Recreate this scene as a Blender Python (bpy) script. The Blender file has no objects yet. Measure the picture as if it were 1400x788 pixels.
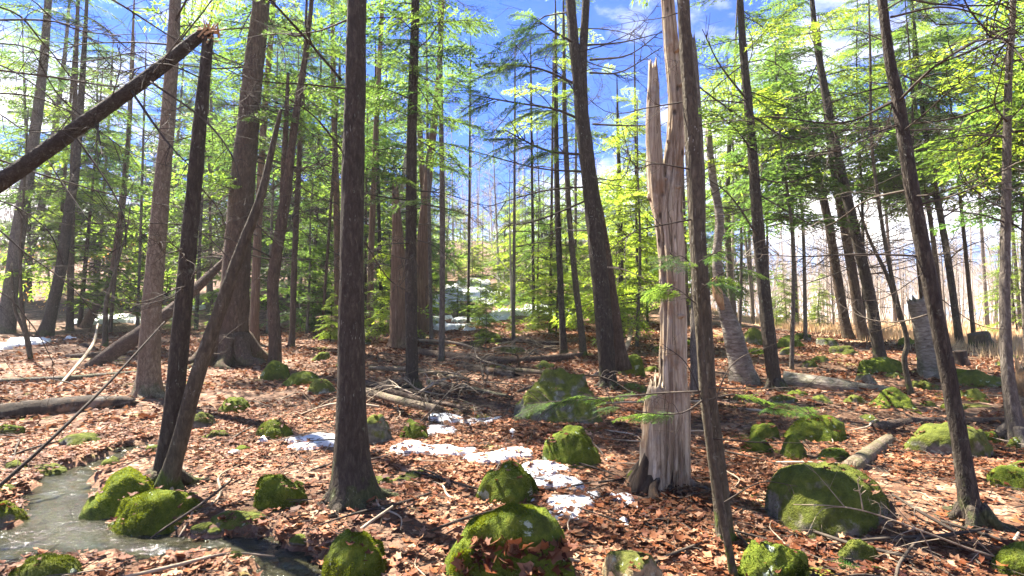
import bpy, math, random
import numpy as np
from mathutils import Vector, Matrix, Quaternion

random.seed(7)
RNG = np.random.default_rng(7)
scene = bpy.context.scene
COL = scene.collection
R = math.radians

# ------------------------------------------------------------------ camera
F = 780.0            # focal length in photo pixels (1400 wide)
EYE = 1.60
PITCH = math.atan(36.0 / F)
cam_d = bpy.data.cameras.new('camera'); cam = bpy.data.objects.new('camera', cam_d); COL.objects.link(cam)
cam_d.sensor_width = 36.0; cam_d.lens = F / 1400.0 * 36.0; cam_d.clip_start = 0.05; cam_d.clip_end = 3000
cam.location = (0, 0, EYE); cam.rotation_euler = (R(90) + PITCH, 0, 0)
scene.camera = cam

# ------------------------------------------------------------------ sky + sun
SUN_AZ, SUN_EL = -50.0, 56.0
world = bpy.data.worlds.new('World'); scene.world = world; world.use_nodes = True
wt = world.node_tree; wn = wt.nodes; wl = wt.links
bg = wn['Background']; bg.inputs[1].default_value = 0.11
sky = wn.new('ShaderNodeTexSky'); sky.sky_type = 'NISHITA'; sky.sun_disc = False
sky.sun_elevation = R(SUN_EL); sky.sun_rotation = R(SUN_AZ); sky.air_density = 1.0; sky.dust_density = 0.2; sky.ozone_density = 3.0
tc = wn.new('ShaderNodeTexCoord'); sep = wn.new('ShaderNodeSeparateXYZ'); wl.new(tc.outputs['Generated'], sep.inputs[0])
zadd = wn.new('ShaderNodeMath'); zadd.operation = 'ADD'; zadd.inputs[1].default_value = 0.22; zpos = wn.new('ShaderNodeMath'); zpos.operation = 'MAXIMUM'; zpos.inputs[1].default_value = 0.0; wl.new(sep.outputs[2], zpos.inputs[0]); wl.new(zpos.outputs[0], zadd.inputs[0])
zmx = wn.new('ShaderNodeMath'); zmx.operation = 'MAXIMUM'; zmx.inputs[1].default_value = 0.05; wl.new(zadd.outputs[0], zmx.inputs[0])
dv = wn.new('ShaderNodeVectorMath'); dv.operation = 'DIVIDE'; wl.new(tc.outputs['Generated'], dv.inputs[0])
cmb = wn.new('ShaderNodeCombineXYZ'); cmb.inputs[2].default_value = 1.0
wl.new(zmx.outputs[0], cmb.inputs[0]); wl.new(zmx.outputs[0], cmb.inputs[1]); wl.new(cmb.outputs[0], dv.inputs[1])
mp = wn.new('ShaderNodeMapping'); mp.inputs['Location'].default_value = (2.2, 6.1, 0.0); wl.new(dv.outputs[0], mp.inputs[0])
cn = wn.new('ShaderNodeTexNoise'); cn.inputs['Scale'].default_value = 0.95; cn.inputs['Detail'].default_value = 9; cn.inputs['Roughness'].default_value = 0.58
wl.new(mp.outputs[0], cn.inputs['Vector'])
cr = wn.new('ShaderNodeValToRGB'); cr.color_ramp.elements[0].position = 0.55; cr.color_ramp.elements[1].position = 0.69
lowc = wn.new('ShaderNodeMapRange'); lowc.interpolation_type = 'SMOOTHSTEP'; wl.new(zpos.outputs[0], lowc.inputs[0]); lowc.inputs[1].default_value = 0.02; lowc.inputs[2].default_value = 0.36; lowc.inputs[3].default_value = 0.13; lowc.inputs[4].default_value = 0.0
csum = wn.new('ShaderNodeMath'); wl.new(cn.outputs['Fac'], csum.inputs[0]); wl.new(lowc.outputs[0], csum.inputs[1])      # clouds pile up towards the horizon
wl.new(csum.outputs[0], cr.inputs[0])
tint = wn.new('ShaderNodeMix'); tint.data_type = 'RGBA'; tint.blend_type = 'MULTIPLY'; tint.inputs[0].default_value = 1.0
wl.new(sky.outputs[0], tint.inputs[6]); tint.inputs[7].default_value = (0.018, 0.140, 0.38, 1)
mxw = wn.new('ShaderNodeMix'); mxw.data_type = 'RGBA'; mxw.inputs[7].default_value = (4.6, 4.5, 4.4, 1)
wl.new(cr.outputs[0], mxw.inputs[0]); wl.new(tint.outputs[2], mxw.inputs[6]); wl.new(mxw.outputs[2], bg.inputs[0])

sd = Vector((math.sin(R(SUN_AZ)) * math.cos(R(SUN_EL)), math.cos(R(SUN_AZ)) * math.cos(R(SUN_EL)), math.sin(R(SUN_EL))))
sl = bpy.data.lights.new('sun', 'SUN'); sl.energy = 5.0; sl.angle = R(0.53); sl.color = (1.0, 0.93, 0.80)
so = bpy.data.objects.new('sun', sl); COL.objects.link(so); so.rotation_euler = sd.to_track_quat('Z', 'Y').to_euler(); so.location = sd * 60

vs = scene.view_settings
vs.view_transform = 'Standard'; vs.look = 'None'; vs.gamma = 1.0; vs.use_curve_mapping = False
vs.exposure = 2.68
scene.render.engine = 'CYCLES'
cy = scene.cycles
cy.max_bounces = 4; cy.diffuse_bounces = 3; cy.glossy_bounces = 2; cy.transmission_bounces = 4; cy.transparent_max_bounces = 4
cy.caustics_reflective = False; cy.caustics_refractive = False

# ------------------------------------------------------------------ noise (numpy)
def _h(ix, iy, iz, seed):
    n = (ix.astype(np.uint64) * np.uint64(374761393) + iy.astype(np.uint64) * np.uint64(668265263)
         + iz.astype(np.uint64) * np.uint64(2147483647) + np.uint64((seed * 1274126177) & 0xffffffff)) & np.uint64(0xffffffff)
    n = ((n ^ (n >> np.uint64(13))) * np.uint64(1274126177)) & np.uint64(0xffffffff)
    n = ((n ^ (n >> np.uint64(15))) * np.uint64(2246822519)) & np.uint64(0xffffffff)
    return (n ^ (n >> np.uint64(16))).astype(np.float64) / 4294967296.0

def vn3(x, y, z, seed=0):
    x = np.asarray(x, float) + 4096.0; y = np.asarray(y, float) + 4096.0; z = np.asarray(z, float) + 4096.0
    x, y, z = np.broadcast_arrays(x, y, z)
    ix = np.floor(x).astype(np.int64); iy = np.floor(y).astype(np.int64); iz = np.floor(z).astype(np.int64)
    fx = x - ix; fy = y - iy; fz = z - iz
    fx = fx * fx * (3 - 2 * fx); fy = fy * fy * (3 - 2 * fy); fz = fz * fz * (3 - 2 * fz)
    out = 0
    for a in (0, 1):
        wx = fx if a else 1 - fx
        for b in (0, 1):
            wy = fy if b else 1 - fy
            for c in (0, 1):
                wz = fz if c else 1 - fz
                out = out + wx * wy * wz * _h(ix + a, iy + b, iz + c, seed)
    return out * 2 - 1

def vn2(x, y, seed=0):
    x = np.asarray(x, float) + 4096.0; y = np.asarray(y, float) + 4096.0
    x, y = np.broadcast_arrays(x, y)
    ix = np.floor(x).astype(np.int64); iy = np.floor(y).astype(np.int64); z0 = np.zeros_like(ix)
    fx = x - ix; fy = y - iy
    fx = fx * fx * (3 - 2 * fx); fy = fy * fy * (3 - 2 * fy)
    return ((1 - fx) * (1 - fy) * _h(ix, iy, z0, seed) + fx * (1 - fy) * _h(ix + 1, iy, z0, seed)
            + (1 - fx) * fy * _h(ix, iy + 1, z0, seed) + fx * fy * _h(ix + 1, iy + 1, z0, seed)) * 2 - 1

def fb2(x, y, seed=0, o=3):
    s = 0; a = 1.0; t = 0
    for i in range(o):
        s = s + a * vn2(x * 2 ** i, y * 2 ** i, seed + i); t += a; a *= 0.5
    return s / t

def fb3(x, y, z, seed=0, o=3):
    s = 0; a = 1.0; t = 0
    for i in range(o):
        s = s + a * vn3(x * 2 ** i, y * 2 ** i, z * 2 ** i, seed + i); t += a; a *= 0.5
    return s / t

def sp(v, k):           # soft ramp max(v,0)
    return np.where(v / k > 30, v, k * np.log1p(np.exp(np.clip(v / k, -30, 30))))
def sstep(a, b, v):
    t = np.clip((v - a) / (b - a), 0, 1); return t * t * (3 - 2 * t)

# ------------------------------------------------------------------ terrain
def H0(x, y):
    x = np.asarray(x, float); y = np.asarray(y, float)
    m = 1 / (1 + np.exp(-np.clip((x - (10.5 + 0.25 * sp(y - 30, 4))) / 1.6, -30, 30)))
    ye = y - sp(y - 140, 10)
    hill = 0.055 * ye + 0.11 * sp(ye - 24, 3)
    marsh = 0.055 * (y - sp(y - 14, 2.0))
    return hill * (1 - m) + marsh * m

def ray(px, py):
    X = (px - 700) / F; Z = (394 - py) / F
    c, s = math.cos(PITCH), math.sin(PITCH)
    return np.array([X, c - Z * s, s + Z * c])

TS = 0.5 * 1.02 ** np.arange(340)
def hitg(px, py, fn):
    d = ray(px, py); q = d[:, None] * TS; below = EYE + q[2] < fn(q[0], q[1])
    i = int(np.argmax(below)) if below.any() else len(TS) - 1
    a, b = TS[max(i - 1, 0)], TS[i]
    for _ in range(2):
        t = np.linspace(a, b, 41); q = d[:, None] * t; w = EYE + q[2] < fn(q[0], q[1])
        j = int(np.argmax(w)) if w.any() else 40
        a, b = t[max(j - 1, 0)], t[j]
    p = d * b
    return np.array([p[0], p[1], float(fn(p[0], p[1]))])

# creek line: pixel positions on the smooth ground, half width in metres
CR = [(190, 604, .11), (140, 624, .20), (85, 650, .21), (95, 690, .22), (60, 725, .42), (150, 733, .30), (250, 742, .17), (325, 740, .15), (372, 754, .18), (410, 790, .20)]
CRW = [(*hitg(a, b, H0)[:2], w) for a, b, w in CR]
CRW2 = [(-9.0, 6.9, .25)]
c1 = [CRW2[0]] + CRW[:1]
CREEK = [CRW, [CRW[4], (CRW[4][0] - 2.2, CRW[4][1] + .15, .6)]]
def creek(x, y):
    """signed measure: 1 in mid-stream, 0 at the bank, negative outside"""
    x = np.asarray(x, float); y = np.asarray(y, float)
    best = np.full(np.broadcast(x, y).shape, -9.0)
    for line in CREEK:
        for (ax, ay, aw), (bx, by, bw) in zip(line[:-1], line[1:]):
            dx, dy = bx - ax, by - ay; L = dx * dx + dy * dy
            t = np.clip(((x - ax) * dx + (y - ay) * dy) / L, 0, 1)
            d = np.hypot(x - ax - t * dx, y - ay - t * dy); w = aw + (bw - aw) * t
            best = np.maximum(best, 1 - d / w)
    return best

def Hh(x, y):
    x = np.asarray(x, float); y = np.asarray(y, float)
    h = H0(x, y)
    c = creek(x, y) + 1.0 * fb2(x * 3.8, y * 3.8, 31, 3) - .08
    dry = 1 - sstep(-1.2, 0.0, c)
    h = h + dry * (0.10 * fb2(x * 0.55, y * 0.55, 3, 3) + 0.045 * fb2(x * 2.1, y * 2.1, 9, 3))
    h = h - 0.15 * sstep(-0.30, 0.40, c)
    h = h + 0.35 * sstep(14, 40, y) * fb2(x * 0.13, y * 0.13, 17, 3)
    return h

def G(px, py): return hitg(px, py, Hh)
def P(px, py, depth):
    d = ray(px, py); t = depth / d[1]; return np.array([d[0] * t, depth, EYE + d[2] * t])

# ------------------------------------------------------------------ mesh helpers
def mesh_np(name, V, T, mat=None, smooth=True, fcol=None):
    V = np.asarray(V, np.float32).reshape(-1, 3); T = np.asarray(T, np.int32)
    me = bpy.data.meshes.new(name)
    k = T.shape[1]
    me.vertices.add(len(V)); me.vertices.foreach_set('co', V.ravel())
    me.loops.add(T.size); me.loops.foreach_set('vertex_index', T.ravel())
    me.polygons.add(len(T)); me.polygons.foreach_set('loop_start', np.arange(0, T.size, k, dtype=np.int32))
    me.polygons.foreach_set('use_smooth', np.full(len(T), smooth, bool))
    me.update(calc_edges=True)
    if fcol is not None:
        at = me.attributes.new('tone', 'FLOAT_COLOR', 'FACE')
        at.data.foreach_set('color', np.asarray(fcol, np.float32).ravel())
    if mat: me.materials.append(mat)
    return me

def link(name, me, parent=None, loc=None):
    o = bpy.data.objects.new(name, me); COL.objects.link(o)
    if parent is not None: o.parent = parent
    if loc is not None: o.location = loc
    return o
def tag(o, label, cat, group=None):
    o['label'] = label; o['category'] = cat
    if group: o['group'] = group
    return o
def empty(name, loc):
    o = bpy.data.objects.new(name, None); COL.objects.link(o); o.location = loc; o.empty_display_size = 0.2
    return o

class MB:
    def __init__(s): s.V = []; s.T = []; s.n = 0
    def add(s, V, T):
        s.V.append(np.asarray(V)); s.T.append(np.asarray(T) + s.n); s.n += len(V)
    def mesh(s, name, mat, smooth=True): return mesh_np(name, np.concatenate(s.V), np.concatenate(s.T), mat, smooth)

def catmull(P_, n):
    P_ = np.asarray(P_, float)
    if len(P_) == 2:
        t = np.linspace(0, 1, n)[:, None]; return P_[0] * (1 - t) + P_[1] * t
    Q = np.vstack([2 * P_[0] - P_[1], P_, 2 * P_[-1] - P_[-2]])
    seg = np.linalg.norm(np.diff(P_[:, :3], axis=0), axis=1); cum = np.concatenate([[0], np.cumsum(seg)])
    s = np.linspace(0, cum[-1], n); i = np.clip(np.searchsorted(cum, s, 'right') - 1, 0, len(seg) - 1)
    t = ((s - cum[i]) / np.maximum(seg[i], 1e-9))[:, None]
    p0, p1, p2, p3 = Q[i], Q[i + 1], Q[i + 2], Q[i + 3]
    return 0.5 * (2 * p1 + (p2 - p0) * t + (2 * p0 - 5 * p1 + 4 * p2 - p3) * t ** 2 + (3 * p1 - p0 - 3 * p2 + p3) * t ** 3)

def tube(pts, rad, seg=8, rings=12, disp=None, jag=0.0, cap=True, seed=0):
    """smooth tapering tube through pts; disp(theta, s, unit) -> radius multiplier"""
    A = np.column_stack([np.asarray(pts, float), np.asarray(rad, float)])
    C = catmull(A, rings); c = C[:, :3]; r = np.maximum(C[:, 3], 1e-4)
    tg = np.gradient(c, axis=0); tg /= np.linalg.norm(tg, axis=1)[:, None] + 1e-12
    ref = np.array([1.0, 0, 0]) if abs(tg[0][0]) < 0.8 else np.array([0, 1.0, 0])
    u = np.empty_like(c); 
    a = ref - tg[0] * ref.dot(tg[0]); u[0] = a / np.linalg.norm(a)
    for i in range(1, rings):
        a = u[i - 1] - tg[i] * u[i - 1].dot(tg[i]); u[i] = a / np.linalg.norm(a)
    v = np.cross(tg, u)
    th = np.linspace(0, 2 * math.pi, seg, endpoint=False)
    s = np.concatenate([[0], np.cumsum(np.linalg.norm(np.diff(c, axis=0), axis=1))])
    rr = r[:, None] * np.ones(seg)
    if disp is not None: rr = rr * disp(th[None, :] + 0 * s[:, None], s[:, None] + 0 * th[None, :])
    V = c[:, None, :] + rr[..., None] * (np.cos(th)[None, :, None] * u[:, None, :] + np.sin(th)[None, :, None] * v[:, None, :])
    if jag > 0:
        j = (vn2(th * 3.1, th * 0 + seed, seed + 5) + 0.6 * vn2(th * 9.3, th * 0 + seed, seed + 6))
        V[-1] += tg[-1] * (jag * j)[:, None]; V[-2] += tg[-1] * (0.4 * jag * j)[:, None]
    V = V.reshape(-1, 3)
    i = np.arange(rings - 1)[:, None] * seg; j = np.arange(seg)[None, :]; k = (j + 1) % seg
    a_, b_, c_, d_ = (i + j).ravel(), (i + k).ravel(), (i + seg + k).ravel(), (i + seg + j).ravel()
    T = np.concatenate([np.column_stack([a_, b_, c_]), np.column_stack([a_, c_, d_])])
    if cap:
        n = len(V); e = (rings - 1) * seg
        capc = c[-1] - (tg[-1] * jag * 0.8 if jag > 0 else 0)
        V = np.vstack([V, c[0], capc]); jj = np.arange(seg); kk = (jj + 1) % seg
        T = np.concatenate([T, np.column_stack([kk, jj, np.full(seg, n)]), np.column_stack([e + jj, e + kk, np.full(seg, n + 1)])])
    return V, T

# ------------------------------------------------------------------ materials
def mat(name):
    m = bpy.data.materials.new(name); m.use_nodes = True
    nt = m.node_tree; return m, nt, nt.nodes, nt.links, nt.nodes['Principled BSDF']
def ramp(n, stops):
    r = n.new('ShaderNodeValToRGB'); e = r.color_ramp.elements
    while len(e) < len(stops): e.new(0.5)
    for el, (p, c) in zip(e, stops): el.position = p; el.color = (*c, 1)
    return r
def noise(n, l, vec, scale, detail=4, rough=0.55, dist=0.0):
    t = n.new('ShaderNodeTexNoise'); t.inputs['Scale'].default_value = scale; t.inputs['Detail'].default_value = detail
    t.inputs['Roughness'].default_value = rough; t.inputs['Distortion'].default_value = dist
    if vec is not None: l.new(vec, t.inputs['Vector'])
    return t
def mapped(n, l, scale, out='Object'):
    t = n.new('ShaderNodeTexCoord'); m = n.new('ShaderNodeMapping'); m.inputs['Scale'].default_value = scale
    l.new(t.outputs[out], m.inputs[0]); return m.outputs[0], t
def mix(n, l, fac, a, b, blend='MIX'):
    m = n.new('ShaderNodeMix'); m.data_type = 'RGBA'; m.blend_type = blend
    for sock, v in ((m.inputs[0], fac), (m.inputs[6], a), (m.inputs[7], b)):
        if isinstance(v, (int, float)): sock.default_value = v
        elif isinstance(v, tuple): sock.default_value = (*v, 1)
        else: l.new(v, sock)
    return m.outputs[2]
def math_(n, l, op, a, b=None, clamp=False):
    m = n.new('ShaderNodeMath'); m.operation = op; m.use_clamp = clamp
    for i, v in enumerate((a, b)):
        if v is None: continue
        if isinstance(v, (int, float)): m.inputs[i].default_value = v
        else: l.new(v, m.inputs[i])
    return m.outputs[0]
def bump(n, l, h, strength, dist, p):
    b = n.new('ShaderNodeBump'); b.inputs['Strength'].default_value = strength; b.inputs['Distance'].default_value = dist
    l.new(h, b.inputs['Height']); l.new(b.outputs[0], p.inputs['Normal']); return b
def mrange(n, l, v, a, b, c=0.0, d=1.0):
    m = n.new('ShaderNodeMapRange'); m.interpolation_type = 'SMOOTHSTEP'
    l.new(v, m.inputs[0]); m.inputs[1].default_value = a; m.inputs[2].default_value = b; m.inputs[3].default_value = c; m.inputs[4].default_value = d
    return m.outputs[0]

MOSS_A, MOSS_B, MOSS_C = (0.022, 0.036, 0.005), (0.080, 0.108, 0.010), (0.19, 0.205, 0.022)

def bark(name, dark, mid, light, moss=0.55, stretch=0.16, scale=26, lichen=0.35, rough=0.9, plate=True):
    m, nt, n, l, p = mat(name)
    v, t = mapped(n, l, (1, 1, stretch))
    a = noise(n, l, v, scale, 6, 0.65, 0.6)
    c = ramp(n, [(0.30, dark), (0.52, mid), (0.74, light)]); l.new(a.outputs['Fac'], c.inputs[0])
    vo = n.new('ShaderNodeTexVoronoi'); vo.feature = 'DISTANCE_TO_EDGE'; vo.inputs['Scale'].default_value = scale * 0.9; wv = noise(n, l, v, scale * .8, 3, .6); wm = n.new('ShaderNodeVectorMath'); wm.operation = 'MULTIPLY_ADD'; l.new(wv.outputs['Color'], wm.inputs[0]); wm.inputs[1].default_value = (2.2 / scale,) * 3; l.new(v, wm.inputs[2]); l.new(wm.outputs[0], vo.inputs['Vector'])
    crack = mrange(n, l, vo.outputs['Distance'], 0.0, 0.22)
    big = noise(n, l, t.outputs['Object'], 2.2, 3)
    col = mix(n, l, mrange(n, l, big.outputs['Fac'], .35, .7), mix(n, l, 0.35, c.outputs[0], dark), c.outputs[0])
    if plate: col = mix(n, l, math_(n, l, 'MULTIPLY', math_(n, l, 'SUBTRACT', 1.0, crack), 0.45), col, dark)
    if lichen > 0:
        li = noise(n, l, t.outputs['Object'], 11, 5, 0.7); lf = mrange(n, l, li.outputs['Fac'], .62, .72, 0, lichen)
        col = mix(n, l, lf, col, (0.30, 0.33, 0.25))
        vs_ = n.new('ShaderNodeTexVoronoi'); vs_.inputs['Scale'].default_value = 44; vs_.inputs['Randomness'].default_value = 1.0; l.new(wm.outputs[0], vs_.inputs['Vector'])
        lf2 = mrange(n, l, vs_.outputs['Distance'], .14, .26, lichen * 1.3, 0)
        big2 = noise(n, l, t.outputs['Object'], 3.0, 2)
        col = mix(n, l, math_(n, l, 'MULTIPLY', lf2, mrange(n, l, big2.outputs['Fac'], .52, .66), True), col, (0.42, 0.43, 0.38))
    if moss > 0:
        se = n.new('ShaderNodeSeparateXYZ'); l.new(t.outputs['Object'], se.inputs[0])
        low = mrange(n, l, se.outputs[2], 0.0, 0.55, 1.0, 0.0)
        mn = noise(n, l, t.outputs['Object'], 6, 4, 0.65)
        mf = mrange(n, l, math_(n, l, 'ADD', mn.outputs['Fac'], math_(n, l, 'MULTIPLY', low, 0.26)), 0.68, 0.80, 0, moss)
        mc = ramp(n, [(0.3, MOSS_A), (0.7, MOSS_B)]); l.new(a.outputs['Fac'], mc.inputs[0])
        col = mix(n, l, mf, col, mc.outputs[0])
    l.new(col, p.inputs['Base Color']); p.inputs['Roughness'].default_value = rough; p.inputs['Specular IOR Level'].default_value = 0.25
    h = math_(n, l, 'ADD', math_(n, l, 'MULTIPLY', a.outputs['Fac'], 0.7), math_(n, l, 'MULTIPLY', crack, 0.25))
    bump(n, l, h, 0.9, 0.02, p)
    return m

M_DARK = bark('bark_dark', (0.020, 0.015, 0.011), (0.056, 0.043, 0.031), (0.120, 0.096, 0.072), stretch=.32, scale=34, moss=.4)
M_DARKD = bark('bark_dark_fallen', (0.018, 0.013, 0.009), (0.044, 0.033, 0.023), (0.095, 0.074, 0.055), stretch=1.0, scale=30, moss=0)
M_BROWN = bark('bark_brown', (0.036, 0.023, 0.014), (0.098, 0.064, 0.043), (0.18, 0.130, 0.094), lichen=.25, stretch=.25, scale=30, moss=.3)
M_TAN = bark('bark_tan', (0.080, 0.056, 0.036), (0.20, 0.155, 0.108), (0.33, 0.275, 0.205), stretch=.4, scale=34, lichen=.3, moss=.35)
M_GREY = bark('bark_grey', (0.06, 0.048, 0.038), (0.145, 0.120, 0.096), (0.26, 0.225, 0.185), moss=.35, stretch=.34, scale=30)
M_CEDAR = bark('bark_cedar', (0.075, 0.042, 0.025), (0.20, 0.125, 0.08), (0.34, 0.24, 0.17), stretch=.05, scale=40, moss=.2, lichen=.1)
M_MOSSY = bark('bark_mossy', (0.036, 0.028, 0.018), (0.095, 0.076, 0.050), (0.17, 0.145, 0.10), moss=.9, lichen=.4, stretch=.34, scale=32)
M_SUNLIT = bark('bark_sunlit', (0.30, 0.26, 0.22), (0.48, 0.43, 0.37), (0.62, 0.57, 0.50), moss=0, lichen=0, plate=False)  # sunlit look of the far stems put into the bark colour
M_BIRCH = bark('bark_birch', (0.075, 0.055, 0.042), (0.22, 0.19, 0.155), (0.42, 0.38, 0.32), stretch=3.2, scale=9, moss=.3, lichen=.2, plate=False)

def wood_mat(name, stops, base_dark=False):
    m, nt, n, l, p = mat(name)
    v, t = mapped(n, l, (1, 1, 0.045))
    a = noise(n, l, v, 60, 6, 0.7, 0.8)
    b = noise(n, l, v, 14, 4, 0.6, 0.5)
    f = math_(n, l, 'ADD', math_(n, l, 'MULTIPLY', a.outputs['Fac'], 0.55), math_(n, l, 'MULTIPLY', b.outputs['Fac'], 0.45))
    c = ramp(n, stops); l.new(f, c.inputs[0]); col = c.outputs[0]
    pt = noise(n, l, t.outputs['Object'], 5.0, 5, 0.65)
    col = mix(n, l, mrange(n, l, pt.outputs['Fac'], .52, .68, 0, .6), col, (0.24, 0.225, 0.20))
    pr = noise(n, l, t.outputs['Object'], 3.4, 5, .65); col = mix(n, l, mrange(n, l, pr.outputs['Fac'], .50, .66, 0, .7), col, (0.21, 0.115, 0.055))
    vo = n.new('ShaderNodeTexVoronoi'); vo.inputs['Scale'].default_value = 10; vz, _t = mapped(n, l, (1, 1, .55)); l.new(vz, vo.inputs['Vector'])
    pits = mrange(n, l, math_(n, l, 'ADD', vo.outputs['Distance'], math_(n, l, 'MULTIPLY', b.outputs['Fac'], .25)), .20, .32, 1, 0)
    col = mix(n, l, math_(n, l, 'MULTIPLY', pits, .85), col, (0.035, 0.022, 0.014))
    if base_dark:
        se = n.new('ShaderNodeSeparateXYZ'); l.new(t.outputs['Object'], se.inputs[0])
        low = mrange(n, l, se.outputs[2], 0.02, 0.42, 1.0, 0.0)
        rot = mrange(n, l, math_(n, l, 'ADD', b.outputs['Fac'], math_(n, l, 'MULTIPLY', low, .45)), .72, .86)
        col = mix(n, l, rot, col, (0.022, 0.014, 0.009))
    l.new(col, p.inputs['Base Color']); p.inputs['Roughness'].default_value = 0.85; p.inputs['Specular IOR Level'].default_value = 0.25
    h = math_(n, l, 'SUBTRACT', f, math_(n, l, 'MULTIPLY', pits, 0.6))
    bump(n, l, h, 1.0, 0.02, p)
    return m
M_SNAG = wood_mat('weathered_wood', [(0.34, (0.060, 0.038, 0.022)), (0.45, (0.20, 0.145, 0.095)), (0.56, (0.42, 0.345, 0.245)), (0.70, (0.66, 0.59, 0.47))])
M_ROT = wood_mat('rotten_wood', [(0.33, (0.010, 0.007, 0.005)), (0.5, (0.028, 0.018, 0.012)), (0.7, (0.075, 0.046, 0.028))], False)
M_LOG = bark('log_bark', (0.030, 0.020, 0.014), (0.095, 0.062, 0.044), (0.21, 0.155, 0.115), moss=0, lichen=.35, stretch=1.0)
M_RAW = wood_mat('raw_wood', [(0.33, (0.22, 0.115, 0.05)), (0.5, (0.42, 0.26, 0.13)), (0.7, (0.62, 0.44, 0.26))], False)

def simple(name, stops, scale, rough=0.85, out='Object', bumpd=0.005):
    m, nt, n, l, p = mat(name)
    v, t = mapped(n, l, (1, 1, 1), out)
    a = noise(n, l, v, scale, 4, 0.6)
    oi = n.new('ShaderNodeObjectInfo')
    f = math_(n, l, 'ADD', a.outputs['Fac'], math_(n, l, 'MULTIPLY', math_(n, l, 'SUBTRACT', oi.outputs['Random'], 0.5), 0.25))
    c = ramp(n, stops); l.new(f, c.inputs[0]); l.new(c.outputs[0], p.inputs['Base Color'])
    p.inputs['Roughness'].default_value = rough; p.inputs['Specular IOR Level'].default_value = 0.25
    if bumpd: bump(n, l, a.outputs['Fac'], 0.6, bumpd, p)
    return m
M_TWIG = simple('dead_twig', [(0.25, (0.022, 0.016, 0.012)), (0.55, (0.052, 0.039, 0.029)), (0.8, (0.105, 0.084, 0.063))], 9)
M_TWIGP = simple('pale_twig', [(0.25, (0.15, 0.11, 0.075)), (0.55, (0.30, 0.235, 0.165)), (0.8, (0.45, 0.37, 0.27))], 9)
M_GRASS = simple('marsh_grass', [(0.2, (0.36, 0.24, 0.13)), (0.5, (0.54, 0.39, 0.235)), (0.8, (0.68, 0.53, 0.35))], 1.2, 0.8, bumpd=0)

def leafy(name, dif, tra, var=0.35, tmix=0.5, gloss=0.12, ns=2.6):
    m, nt, n, l, p = mat(name)
    oi = n.new('ShaderNodeObjectInfo'); g = n.new('ShaderNodeNewGeometry')
    v, t = mapped(n, l, (1, 1, 1)); a = noise(n, l, v, ns, 4)
    f = math_(n, l, 'ADD', math_(n, l, 'MULTIPLY', oi.outputs['Random'], .45), math_(n, l, 'MULTIPLY', a.outputs['Fac'], .55))
    k = mrange(n, l, f, .22, .78)
    def two(c):
        return mix(n, l, k, tuple(x * (1 - var) * y for x, y in zip(c, (0.80, 0.95, 1.35))), tuple(x * (1 + var) * y for x, y in zip(c, (1.22, 1.08, 0.75))))
    p.inputs['Roughness'].default_value = 0.5; p.inputs['Specular IOR Level'].default_value = gloss
    l.new(two(dif), p.inputs['Base Color'])
    tr = n.new('ShaderNodeBsdfTranslucent'); l.new(two(tra), tr.inputs[0])
    ms = n.new('ShaderNodeMixShader'); ms.inputs[0].default_value = tmix
    l.new(p.outputs[0], ms.inputs[1]); l.new(tr.outputs[0], ms.inputs[2]); l.new(ms.outputs[0], n['Material Output'].inputs[0])
    return m
M_HEM = leafy('hemlock_needles', (0.058, 0.112, 0.034), (0.19, 0.33, 0.052), tmix=0.5)
M_YOUNG = leafy('young_hemlock_needles', (0.078, 0.138, 0.028), (0.32, 0.46, 0.055), tmix=0.55)
M_FERN = leafy('fern_green', (0.045, 0.12, 0.025), (0.16, 0.32, 0.04))
M_BEECH = leafy('dry_beech_leaf', (0.36, 0.20, 0.085), (0.52, 0.30, 0.10), var=.25)

def litter_leaf():
    m, nt, n, l, p = mat('fallen_leaf')
    at = n.new('ShaderNodeAttribute'); at.attribute_name = 'tone'
    v, t = mapped(n, l, (1, 1, 1)); a = noise(n, l, v, 45, 3)
    col = mix(n, l, mrange(n, l, a.outputs['Fac'], .35, .7, 0, .5), at.outputs['Color'], mix(n, l, 1.0, at.outputs['Color'], (.5, .42, .38), 'MULTIPLY'))
    l.new(col, p.inputs['Base Color']); p.inputs['Roughness'].default_value = 0.62; p.inputs['Specular IOR Level'].default_value = 0.18
    tr = n.new('ShaderNodeBsdfTranslucent'); l.new(at.outputs['Color'], tr.inputs[0])
    ms = n.new('ShaderNodeMixShader'); ms.inputs[0].default_value = 0.2
    l.new(p.outputs[0], ms.inputs[1]); l.new(tr.outputs[0], ms.inputs[2]); l.new(ms.outputs[0], n['Material Output'].inputs[0])
    return m
M_LEAF = litter_leaf()

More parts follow.
